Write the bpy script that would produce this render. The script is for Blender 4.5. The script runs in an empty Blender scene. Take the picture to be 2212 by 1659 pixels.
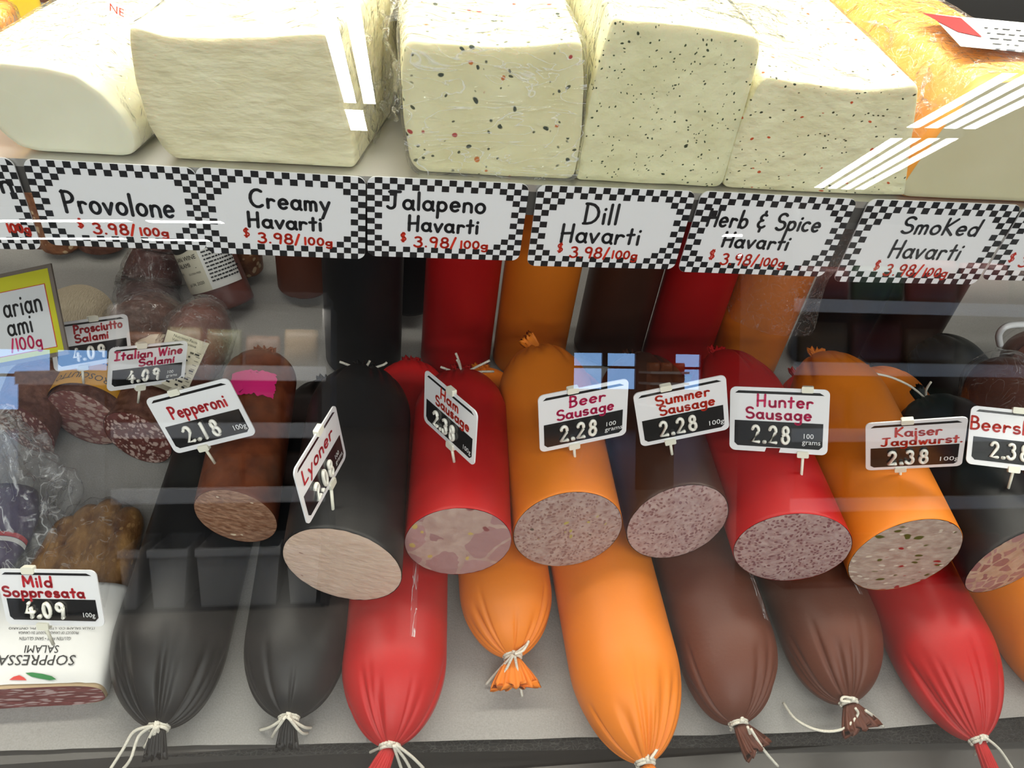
import bpy, bmesh, math, random
from mathutils import Vector as V, Matrix, noise
S = bpy.context.scene
COL = S.collection
PI = math.pi
# ------------------------------------------------------------------ camera
FPX = 1720.0; CX, CY = 1106.0, 829.5
_Y = V((830-CX, -930-CY, FPX)).normalized()
_D = V((800-CX, 2560-CY, FPX)); _D = (_D - _Y*_D.dot(_Y)).normalized()
_Z = -_D; _X = _Y.cross(_Z)
RW = Matrix((_X, _Y, _Z))                    # camera (x right, y down, z forward) -> world
CAM = V((0, 0, .76))
cd = bpy.data.cameras.new('camera'); cam = bpy.data.objects.new('camera', cd); COL.objects.link(cam)
cd.sensor_width = 36; cd.lens = 36*FPX/2212; cd.clip_start = .01
mw = (RW @ Matrix(((1,0,0),(0,-1,0),(0,0,-1)))).to_4x4(); mw.translation = CAM
cam.matrix_world = mw; S.camera = cam
# ------------------------------------------------------------------ world, exposure
w = bpy.data.worlds.new('sky'); S.world = w; w.use_nodes = True
w.node_tree.nodes['Background'].inputs[0].default_value = (.30, .55, 1.0, 1)
w.node_tree.nodes['Background'].inputs[1].default_value = 6.0
S.view_settings.view_transform = 'Standard'; S.view_settings.look = 'None'
S.view_settings.exposure = 0.0; S.view_settings.gamma = 1.0; S.view_settings.use_curve_mapping = False
S.cycles.transparent_max_bounces = 32; S.cycles.max_bounces = 8
S.cycles.use_denoising = True
S.cycles.sample_clamp_indirect = 6.0
# ------------------------------------------------------------------ geometry of the view, glass and mirror
def ray(x, y): return (RW @ V(((x-CX)/FPX, (y-CY)/FPX, 1))).normalized()
def at(x, y, z=None, Y=None, d=None):
    """The point of the place seen at a spot of the photograph, on a level z, a depth Y or at a distance d."""
    r = ray(x, y)
    t = (z-CAM.z)/r.z if z is not None else ((Y-CAM.y)/r.y if Y is not None else d)
    return CAM + r*t
GN = V((0, -.928, .372)).normalized(); GP = V((0, .14, 0))
def rat(x, y, z=None, Y=None):
    r = ray(x, y); t = (GP-CAM).dot(GN)/r.dot(GN); g = CAM+r*t; q = r-2*r.dot(GN)*GN
    t = (z-g.z)/q.z if z is not None else (Y-g.y)/q.y
    return g+q*t
# ------------------------------------------------------------------ lights
def area(name, loc, sx, sy, power, color, rot=(0,0,0), parent=None, spread=None):
    l = bpy.data.lights.new(name, 'AREA'); l.shape = 'RECTANGLE'; l.size = sx; l.size_y = sy
    l.energy = power; l.color = color
    if spread: l.spread = spread
    o = bpy.data.objects.new(name, l); COL.objects.link(o); o.location = loc; o.rotation_euler = rot
    if parent: o.parent = parent; o.location = V(loc)-parent.location
    return o
CASE_LAMP_W = 17.0
STORE_TUBE_W = 12.0
# ------------------------------------------------------------------ materials
MAT = {}
def nd(nt, t, **k):
    n = nt.nodes.new(t)
    for a, b in k.items():
        if a.startswith('i_'): n.inputs[a[2:].replace('_', ' ')].default_value = b
        else: setattr(n, a, b)
    return n
def lin(r, g, b):
    f = lambda c: (c/255/12.92 if c/255 <= .04045 else ((c/255+.055)/1.055)**2.4)
    return (f(r), f(g), f(b), 1)
def mat(name, color, rough=.5, spec=.5, metal=0, bump=None, var=None, sss=0, coat=0):
    """color linear rgba; bump=(scale,strength[,stretch]); var=(scale, colour2, lo, hi)"""
    if name in MAT: return MAT[name]
    m = bpy.data.materials.new(name); m.use_nodes = True; nt = m.node_tree; b = nt.nodes['Principled BSDF']
    b.inputs['Base Color'].default_value = color; b.inputs['Roughness'].default_value = rough
    b.inputs['Specular IOR Level'].default_value = spec; b.inputs['Metallic'].default_value = metal
    b.inputs['Coat Weight'].default_value = coat; b.inputs['Coat Roughness'].default_value = .15
    if sss:
        b.inputs['Subsurface Weight'].default_value = sss; b.inputs['Subsurface Radius'].default_value = (.006, .004, .002)
        b.inputs['Subsurface Scale'].default_value = 1
    tc = nd(nt, 'ShaderNodeTexCoord')
    if bump:
        mp = nd(nt, 'ShaderNodeMapping'); mp.inputs['Scale'].default_value = bump[2] if len(bump) > 2 else (1, 1, 1)
        nt.links.new(tc.outputs['Object'], mp.inputs['Vector'])
        n = nd(nt, 'ShaderNodeTexNoise'); n.inputs['Scale'].default_value = bump[0]; n.inputs['Detail'].default_value = 6
        bp = nd(nt, 'ShaderNodeBump'); bp.inputs['Strength'].default_value = bump[1]; bp.inputs['Distance'].default_value = .002
        nt.links.new(mp.outputs[0], n.inputs['Vector'])
        nt.links.new(n.outputs['Fac'], bp.inputs['Height']); nt.links.new(bp.outputs[0], b.inputs['Normal'])
    if var:
        n = nd(nt, 'ShaderNodeTexNoise'); n.inputs['Scale'].default_value = var[0]; n.inputs['Detail'].default_value = 5
        nt.links.new(tc.outputs['Object'], n.inputs['Vector'])
        r = nd(nt, 'ShaderNodeValToRGB'); e = r.color_ramp.elements
        e[0].position = var[2]; e[1].position = var[3]; e[0].color = color; e[1].color = var[1]
        nt.links.new(n.outputs['Fac'], r.inputs[0]); nt.links.new(r.outputs[0], b.inputs['Base Color'])
    MAT[name] = m; return m
def flecked(name, c1, c2, flecks, nscale=60, bump=(120, .4), rough=.5, stretch=(1, 1, 1), lo=.35, hi=.65, sss=.0, cells=None, spec=.4):
    """Mottled food: noise between c1 and c2, optional big cells, then speck layers (scale, colour, share, size)."""
    if name in MAT: return MAT[name]
    m = bpy.data.materials.new(name); m.use_nodes = True; nt = m.node_tree; b = nt.nodes['Principled BSDF']; L = nt.links.new
    b.inputs['Roughness'].default_value = rough; b.inputs['Specular IOR Level'].default_value = spec
    if sss:
        b.inputs['Subsurface Weight'].default_value = sss; b.inputs['Subsurface Radius'].default_value = (.01, .006, .003); b.inputs['Subsurface Scale'].default_value = 1
    tc = nd(nt, 'ShaderNodeTexCoord'); mp = nd(nt, 'ShaderNodeMapping'); mp.inputs['Scale'].default_value = stretch
    L(tc.outputs['Object'], mp.inputs['Vector'])
    wn = nd(nt, 'ShaderNodeTexNoise'); wn.inputs['Scale'].default_value = 40; L(mp.outputs[0], wn.inputs['Vector'])
    wm = nd(nt, 'ShaderNodeMix', data_type='RGBA', blend_type='LINEAR_LIGHT'); wm.inputs[0].default_value = .008
    L(mp.outputs[0], wm.inputs[6]); L(wn.outputs['Color'], wm.inputs[7]); vec = wm.outputs[2]
    n = nd(nt, 'ShaderNodeTexNoise'); n.inputs['Scale'].default_value = nscale; n.inputs['Detail'].default_value = 5; L(vec, n.inputs['Vector'])
    r = nd(nt, 'ShaderNodeValToRGB'); e = r.color_ramp.elements; e[0].position = lo; e[1].position = hi; e[0].color = c1; e[1].color = c2
    L(n.outputs['Fac'], r.inputs[0]); cur = r.outputs[0]
    if cells:   # (scale, colour of cells a, b, border colour, border width, share)
        v = nd(nt, 'ShaderNodeTexVoronoi'); v.inputs['Scale'].default_value = cells[0]; L(vec, v.inputs['Vector'])
        v2 = nd(nt, 'ShaderNodeTexVoronoi', feature='DISTANCE_TO_EDGE'); v2.inputs['Scale'].default_value = cells[0]; L(vec, v2.inputs['Vector'])
        sp = nd(nt, 'ShaderNodeSeparateColor'); L(v.outputs['Color'], sp.inputs[0])
        cm = nd(nt, 'ShaderNodeMix', data_type='RGBA'); cm.inputs[6].default_value = cells[1]; cm.inputs[7].default_value = cells[2]; L(sp.outputs[1], cm.inputs[0])
        ed = nd(nt, 'ShaderNodeMath', operation='GREATER_THAN'); ed.inputs[1].default_value = cells[4]; L(v2.outputs['Distance'], ed.inputs[0])
        sh = nd(nt, 'ShaderNodeMath', operation='LESS_THAN'); sh.inputs[1].default_value = cells[5]; L(sp.outputs[0], sh.inputs[0])
        mu = nd(nt, 'ShaderNodeMath', operation='MULTIPLY'); L(ed.outputs[0], mu.inputs[0]); L(sh.outputs[0], mu.inputs[1])
        mm = nd(nt, 'ShaderNodeMath', operation='MULTIPLY'); mm.inputs[1].default_value = .85; L(mu.outputs[0], mm.inputs[0])
        mx = nd(nt, 'ShaderNodeMix', data_type='RGBA'); L(mm.outputs[0], mx.inputs[0]); L(cur, mx.inputs[6]); L(cm.outputs[2], mx.inputs[7]); cur = mx.outputs[2]
    for (sc, colr, share, size) in flecks:
        v = nd(nt, 'ShaderNodeTexVoronoi'); v.inputs['Scale'].default_value = sc; v.inputs['Randomness'].default_value = 1; L(vec, v.inputs['Vector'])
        sp = nd(nt, 'ShaderNodeSeparateColor'); L(v.outputs['Color'], sp.inputs[0])
        a = nd(nt, 'ShaderNodeMath', operation='LESS_THAN'); a.inputs[1].default_value = share; L(sp.outputs[0], a.inputs[0])
        d = nd(nt, 'ShaderNodeMapRange'); d.inputs['From Min'].default_value = size*1.15; d.inputs['From Max'].default_value = size*.8; L(v.outputs['Distance'], d.inputs['Value'])
        mu = nd(nt, 'ShaderNodeMath', operation='MULTIPLY'); L(a.outputs[0], mu.inputs[0]); L(d.outputs[0], mu.inputs[1])
        mx = nd(nt, 'ShaderNodeMix', data_type='RGBA'); L(mu.outputs[0], mx.inputs[0]); L(cur, mx.inputs[6]); mx.inputs[7].default_value = colr; cur = mx.outputs[2]
    L(cur, b.inputs['Base Color'])
    bn = nd(nt, 'ShaderNodeTexNoise'); bn.inputs['Scale'].default_value = bump[0]; bn.inputs['Detail'].default_value = 7; L(mp.outputs[0], bn.inputs['Vector'])
    bp = nd(nt, 'ShaderNodeBump'); bp.inputs['Strength'].default_value = bump[1]; bp.inputs['Distance'].default_value = .0025
    L(bn.outputs['Fac'], bp.inputs['Height']); L(bp.outputs[0], b.inputs['Normal'])
    MAT[name] = m; return m
def film(name, tint=(1, 1, 1, 1), haze=.06, scale=60, bump=.9, ior=1.5, rough=.08, stretch=(1, 1, 1), glint_or_seam=0, cscale=22, cwidth=.014):
    """Clear plastic film or glass: transparent with a Fresnel mirror coat."""
    if name in MAT: return MAT[name]
    m = bpy.data.materials.new(name); m.use_nodes = True; nt = m.node_tree; nt.nodes.clear(); L = nt.links.new
    out = nd(nt, 'ShaderNodeOutputMaterial'); tr = nd(nt, 'ShaderNodeBsdfTransparent'); tr.inputs[0].default_value = tint
    gl = nd(nt, 'ShaderNodeBsdfGlossy'); gl.inputs['Roughness'].default_value = rough
    fr = nd(nt, 'ShaderNodeFresnel'); ge = nd(nt, 'ShaderNodeNewGeometry')
    im = nd(nt, 'ShaderNodeMix'); im.inputs[2].default_value = ior; im.inputs[3].default_value = 1/ior     # both faces mirror alike
    L(ge.outputs['Backfacing'], im.inputs[0]); L(im.outputs[0], fr.inputs['IOR'])
    mx = nd(nt, 'ShaderNodeMixShader'); L(fr.outputs[0], mx.inputs[0]); L(tr.outputs[0], mx.inputs[1]); L(gl.outputs[0], mx.inputs[2]); cur = mx.outputs[0]
    if bump:
        tc = nd(nt, 'ShaderNodeTexCoord'); mp = nd(nt, 'ShaderNodeMapping'); mp.inputs['Scale'].default_value = stretch; L(tc.outputs['Object'], mp.inputs['Vector'])
        n = nd(nt, 'ShaderNodeTexNoise'); n.inputs['Scale'].default_value = scale; n.inputs['Detail'].default_value = 3; n.inputs['Distortion'].default_value = 1.2
        L(mp.outputs[0], n.inputs['Vector'])
        bp = nd(nt, 'ShaderNodeBump'); bp.inputs['Strength'].default_value = bump; bp.inputs['Distance'].default_value = .006
        L(n.outputs['Fac'], bp.inputs['Height']); L(bp.outputs[0], gl.inputs['Normal']); L(bp.outputs[0], fr.inputs['Normal'])
    if haze:
        df = nd(nt, 'ShaderNodeBsdfDiffuse'); df.inputs[0].default_value = (.9, .9, .9, 1)
        m2 = nd(nt, 'ShaderNodeMixShader'); m2.inputs[0].default_value = haze
        if glint_or_seam:      # white glints along film folds, put in as diffuse colour; pale seam marks too
            c1 = nd(nt, 'ShaderNodeTexNoise'); c1.inputs['Scale'].default_value = cscale; c1.inputs['Detail'].default_value = 2.5; c1.inputs['Distortion'].default_value = 2.2
            L(mp.outputs[0], c1.inputs['Vector'])
            c2 = nd(nt, 'ShaderNodeMath', operation='SUBTRACT'); c2.inputs[1].default_value = .5; L(c1.outputs['Fac'], c2.inputs[0])
            c3 = nd(nt, 'ShaderNodeMath', operation='ABSOLUTE'); L(c2.outputs[0], c3.inputs[0])
            c4 = nd(nt, 'ShaderNodeMapRange'); c4.inputs['From Max'].default_value = cwidth; c4.inputs['To Min'].default_value = haze+glint_or_seam; c4.inputs['To Max'].default_value = haze
            L(c3.outputs[0], c4.inputs['Value']); L(c4.outputs[0], m2.inputs[0])
        L(cur, m2.inputs[1]); L(df.outputs[0], m2.inputs[2]); cur = m2.outputs[0]
    L(cur, out.inputs[0]); MAT[name] = m; return m
def emit(name, color, strength):
    if name in MAT: return MAT[name]
    m = bpy.data.materials.new(name); m.use_nodes = True; b = m.node_tree.nodes['Principled BSDF']
    b.inputs['Base Color'].default_value = (.8, .8, .8, 1); b.inputs['Emission Color'].default_value = color; b.inputs['Emission Strength'].default_value = strength
    MAT[name] = m; return m

RED = mat('red casing', (.42, .008, .009, 1), .42, .3, bump=(400, .05))
ORANGE = mat('orange casing', (.72, .195, .013, 1), .46, .3, bump=(400, .05))
BLACK = mat('black casing', (.010, .010, .011, 1), .42, .3, bump=(400, .05))
BROWN = mat('brown casing', (.105, .030, .016, 1), .46, .3, bump=(250, .1))
DARKBROWN = mat('dark brown casing', (.05, .018, .010, 1), .4, .45)
PEPC = mat('pepperoni casing', (.20, .052, .020, 1), .38, .5, bump=(90, .3), var=(60, (.10, .025, .012, 1), .35, .7))
TWINE = mat('cotton twine', (.78, .74, .64, 1), .9, .2, bump=(900, .8))
WHITEP = mat('white plastic', (.80, .80, .82, 1), .35, .5)
CLIPP = mat('ivory plastic clip', (.80, .78, .66, 1), .4, .5)
DIGIT = mat('ivory plastic numeral', (.86, .84, .76, 1), .35, .5)
BLACKP = mat('black printed panel', (.010, .010, .011, 1), .22, .5)
INKB = mat('black marker ink', (.018, .018, .02, 1), .5, .3)
INKR = mat('red marker ink', (.50, .02, .03, 1), .5, .3)
INKO = mat('orange red marker ink', (.58, .03, .012, 1), .5, .3)
INKM = mat('magenta marker ink', (.55, .02, .10, 1), .5, .3)
WHITEI = mat('white print', (.8, .8, .8, 1), .4, .3)
PAPER = mat('butcher paper', (.335, .325, .31, 1), .75, .25, bump=(500, .25), var=(700, (.26, .25, .24, 1), .3, .75))
FILM = film('cling film', haze=.02, scale=38, bump=1.0, ior=1.42, rough=.1, glint_or_seam=.20, cscale=20, cwidth=.008)
FILMJ = film('pulled cling film', haze=.04, scale=45, bump=1.0, ior=1.45, rough=.12, stretch=(.6, 1, 1.6), glint_or_seam=.45, cscale=26, cwidth=.016)
FILMX = film('crumpled cling film', tint=(.98, .98, .97, 1), haze=.025, scale=75, bump=1.0, ior=1.5, rough=.07, glint_or_seam=.30, cscale=30, cwidth=.010)
FILMB = film('crumpled bag plastic', tint=(.97, .97, .97, 1), haze=.05, scale=50, bump=1.0, ior=1.5, rough=.08, glint_or_seam=.38, cscale=16, cwidth=.022)
SEAM = film('pale casing seam', haze=.04, scale=90, bump=.3, ior=1.1, glint_or_seam=.55, cscale=60, cwidth=.03, stretch=(1, .25, 1))
FILMS = film('smooth shrink film', haze=.02, scale=50, bump=.35, ior=1.4, rough=.15)
GLASS = film('clear case glass', tint=(.97, .985, .98, 1), haze=0, bump=0, ior=1.62, rough=.0)
STEEL = mat('brushed steel', (.62, .61, .58, 1), .38, .5, metal=.85, bump=(60, .08, (1, 40, 40)))
DARKM = mat('dark metal', (.03, .028, .026, 1), .5, .4)
GREYM = mat('grey painted metal', (.07, .066, .062, 1), .45, .4)
CHEESE_C = flecked('creamy cheese', (.68, .62, .40, 1), (.76, .71, .49, 1), [], 30, (60, 1.0), .45, (1, 1, 2.2), sss=.25)
CHEESE_P = flecked('provolone cheese', (.70, .68, .52, 1), (.76, .74, .58, 1), [], 18, (40, .10), .42, sss=.25)
CHEESE_S = flecked('smoked cheese', (.56, .51, .33, 1), (.60, .55, .37, 1), [], 14, (30, .12), .45, sss=.2)
CHEESE_J = flecked('pepper cheese', (.70, .65, .38, 1), (.76, .72, .46, 1), [(130, (.02, .035, .015, 1), .12, .26), (120, (.42, .03, .02, 1), .08, .24), (190, (.05, .06, .02, 1), .14, .26), (150, (.55, .16, .02, 1), .03, .25)], 24, (45, .35), .42, sss=.25)
CHEESE_D = flecked('dill cheese', (.66, .63, .39, 1), (.73, .70, .46, 1), [(300, (.04, .055, .025, 1), .10, .26), (420, (.06, .08, .035, 1), .14, .28), (190, (.05, .06, .03, 1), .04, .2)], 26, (75, 1.0), .5, sss=.25)
CHEESE_H = flecked('herb cheese', (.69, .64, .41, 1), (.75, .71, .48, 1), [(290, (.05, .05, .02, 1), .12, .28), (150, (.50, .08, .02, 1), .05, .24), (200, (.03, .035, .015, 1), .08, .24)], 26, (75, 1.0), .5, (1, 1, 1.5), sss=.25)
RIND = mat('smoked rind', (.78, .33, .05, 1), .4, .45, bump=(60, .3), sss=.1)
YELLOW = mat('yellow cheese', (.85, .50, .06, 1), .4, .4, bump=(60, .3))
M_LYO = flecked('fine pale sausage meat', (0.581, 0.414, 0.326, 1), (0.634, 0.475, 0.378, 1), [(70, (.30, .16, .12, 1), .035, .16)], 70, (110, .45), .45, (1, 1, 2.0), sss=.2)
M_HAM = flecked('ham sausage meat', (0.391, 0.255, 0.221, 1), (0.476, 0.340, 0.289, 1), [(80, (.24, .07, .07, 1), .10, .30), (120, (.50, .36, .12, 1), .05, .3)], 80, (100, .35), .4, sss=.2, cells=(30, (.29, .145, .15, 1), (.40, .22, .22, 1), 0, .05, .72))
M_BEER = flecked('beer sausage meat', (0.320, 0.200, 0.176, 1), (0.432, 0.320, 0.280, 1), [(320, (.24, .13, .115, 1), .50, .45), (130, (.40, .32, .09, 1), .08, .28), (110, (.10, .07, .05, 1), .06, .24)], 190, (160, .4), .42, sss=.15)
M_SUM = flecked('summer sausage meat', (0.336, 0.208, 0.196, 1), (0.448, 0.328, 0.304, 1), [(300, (.22, .105, .105, 1), .50, .45)], 190, (150, .4), .42, sss=.15)
M_HUN = flecked('hunter sausage meat', (0.353, 0.213, 0.205, 1), (0.476, 0.344, 0.320, 1), [(290, (.22, .095, .10, 1), .50, .45)], 190, (150, .4), .42, sss=.15)
M_KAI = flecked('kaiser sausage meat', (0.370, 0.252, 0.206, 1), (0.504, 0.386, 0.319, 1), [(75, (.085, .085, .012, 1), .20, .33), (80, (.32, .018, .018, 1), .16, .30), (120, (.66, .56, .46, 1), .15, .35)], 90, (130, .45), .4, (1, 1, 1.8), sss=.15)
M_BEE = flecked('coarse ham sausage meat', (.42, .27, .19, 1), (.52, .36, .27, 1), [], 90, (110, .4), .4, (1, 1, 1), sss=.15, cells=(70, (.24, .085, .10, 1), (.38, .19, .19, 1), 0, .09, .85))
M_PEP = flecked('pepperoni meat', (.20, .085, .045, 1), (.36, .20, .125, 1), [(130, (.62, .50, .36, 1), .08, .26)], 150, (120, .9), .5, (1, 1, 2.0))
M_SAL = flecked('salami meat', (.09, .024, .02, 1), (.15, .045, .038, 1), [(150, (.46, .33, .29, 1), .70, .42), (260, (.42, .29, .25, 1), .45, .40)], 120, (150, .4), .42)
M_PRO = flecked('marbled salami meat', (.15, .05, .042, 1), (.20, .08, .07, 1), [(85, (.36, .25, .215, 1), .65, .50), (200, (.34, .23, .19, 1), .45, .42)], 90, (130, .4), .42, (1, 1, 1.8))
M_SOP = flecked('soppressata meat', (.13, .022, .022, 1), (.22, .05, .05, 1), [(150, (.46, .32, .31, 1), .62, .46)], 120, (150, .4), .42, (.6, 1, 2.2))
C_SAL = flecked('dry salami casing', (.075, .026, .016, 1), (.155, .068, .046, 1), [], 110, (140, .6), .45)
C_NUT = flecked('coarse salami casing', (.13, .045, .02, 1), (.24, .10, .045, 1), [(110, (.50, .36, .22, 1), .35, .38)], 90, (120, .7), .45)
C_SLAB = flecked('dark smoked crust', (.055, .022, .015, 1), (.12, .055, .04, 1), [], 160, (200, .8), .55)
C_DRY = flecked('dry sausage casing', (.10, .035, .012, 1), (.42, .23, .085, 1), [(260, (.34, .19, .075, 1), .20, .40)], 60, (110, 1.0), .42, (1.0, .6, 1), lo=.3, hi=.7)
C_NET = flecked('netted pale casing', (.50, .42, .29, 1), (.60, .52, .38, 1), [], 160, (140, .9), .6, (6, 1, 1))
# ------------------------------------------------------------------ object helpers
def thing(name, label, cat, loc, group=None):
    o = bpy.data.objects.new(name, None); COL.objects.link(o); o.location = loc; o.empty_display_size = .02
    return tag(o, label, cat, group)
def tag(o, label, cat, group=None):
    o['label'] = label; o['category'] = cat
    if group: o['group'] = group
    return o
class MB:
    def __init__(s): s.v = []; s.f = []
    def add(s, vs, fs):
        k = len(s.v); s.v += [V(p) for p in vs]; s.f += [tuple(i+k for i in f) for f in fs]; return s
    def build(s, name, m, parent=None, smooth=True, label=None, kind=None, origin=None):
        org = V((0, 0, 0))
        p = parent
        while p is not None: org += p.location; p = p.parent
        if parent is None and origin is not None: org = V(origin)
        me = bpy.data.meshes.new(name); me.from_pydata([v-org for v in s.v], [], s.f); me.materials.append(m)
        bm = bmesh.new(); bm.from_mesh(me); bmesh.ops.recalc_face_normals(bm, faces=bm.faces); bm.to_mesh(me); bm.free()
        if smooth: me.shade_smooth() if hasattr(me, 'shade_smooth') else [setattr(q, 'use_smooth', True) for q in me.polygons]
        o = bpy.data.objects.new(name, me); COL.objects.link(o)
        if parent is not None: o.parent = parent
        else: o.location = org
        if label: o['label'] = label
        if kind: o['kind'] = kind
        return o
    def rings(s, rs, close=True, cap0=True, cap1=True):
        n = len(rs[0]); k = len(s.v)
        for r in rs: s.v += [V(p) for p in r]
        for i in range(len(rs)-1):
            for j in range(n if close else n-1):
                a, b = k+i*n+j, k+i*n+(j+1) % n
                s.f.append((a, b, b+n, a+n))
        for c, i in ((cap0, 0), (cap1, len(rs)-1)):
            if c:
                ctr = sum((V(p) for p in rs[i]), V())/n; s.v.append(ctr); q = len(s.v)-1
                for j in range(n): s.f.append((q, k+i*n+j, k+i*n+(j+1) % n))
        return s
    def box(s, a, b, fr=None):
        x0, y0, z0 = a; x1, y1, z1 = b
        P = [(x, y, z) for z in (z0, z1) for y in (y0, y1) for x in (x0, x1)]
        if fr: P = [fr(*p) for p in P]
        return s.add(P, [(0, 1, 3, 2), (4, 6, 7, 5), (0, 4, 5, 1), (2, 3, 7, 6), (0, 2, 6, 4), (1, 5, 7, 3)])
    def tube(s, pts, r, n=8, ends=True):
        pts = [V(p) for p in pts]; rs = []
        rad = r if isinstance(r, (list, tuple)) else [r]*len(pts)
        up = V((.13, .31, .94))
        for i, p in enumerate(pts):
            t = (pts[min(i+1, len(pts)-1)]-pts[max(i-1, 0)]).normalized()
            a = t.cross(up); 
            if a.length < 1e-4: a = t.cross(V((1, 0, 0)))
            a.normalize(); b = t.cross(a); up = b*-1 if False else up
            rs.append([p+rad[i]*(math.cos(2*PI*k/n)*a+math.sin(2*PI*k/n)*b) for k in range(n)])
        return s.rings(rs, True, ends, ends)
def spline(pts, n=6):
    pts = [V(p) for p in pts]; out = []
    for i in range(len(pts)-1):
        p0, p1, p2, p3 = pts[max(i-1, 0)], pts[i], pts[i+1], pts[min(i+2, len(pts)-1)]
        for k in range(n):
            t = k/n
            out.append(.5*((2*p1)+(p2-p0)*t+(2*p0-5*p1+4*p2-p3)*t*t+(3*p1-p0-3*p2+p3)*t**3))
    out.append(pts[-1]); return out
def frame(O, u, v):
    O = V(O); u = V(u).normalized(); v = V(v); v = (v-u*v.dot(u)).normalized(); n = u.cross(v)
    f = lambda a, b, c=0: O+u*a+v*b+n*c
    f.u, f.v, f.n, f.O = u, v, n, O
    return f
def rrect(w, h, r, k=6):
    P = []
    for cx, cy, a in ((w/2-r, h/2-r, 0), (-w/2+r, h/2-r, 90), (-w/2+r, -h/2+r, 180), (w/2-r, -h/2+r, 270)):
        for i in range(k+1):
            t = math.radians(a+90*i/k); P.append((cx+r*math.cos(t), cy+r*math.sin(t)))
    return P
def plate_mb(fr, poly, z0, z1):
    mb = MB(); n = len(poly)
    mb.add([fr(x, y, z1) for x, y in poly]+[fr(x, y, z0) for x, y in poly],
           [tuple(range(n)), tuple(range(2*n-1, n-1, -1))]+[(i, (i+1) % n, n+(i+1) % n, n+i) for i in range(n)])
    return mb
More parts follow.
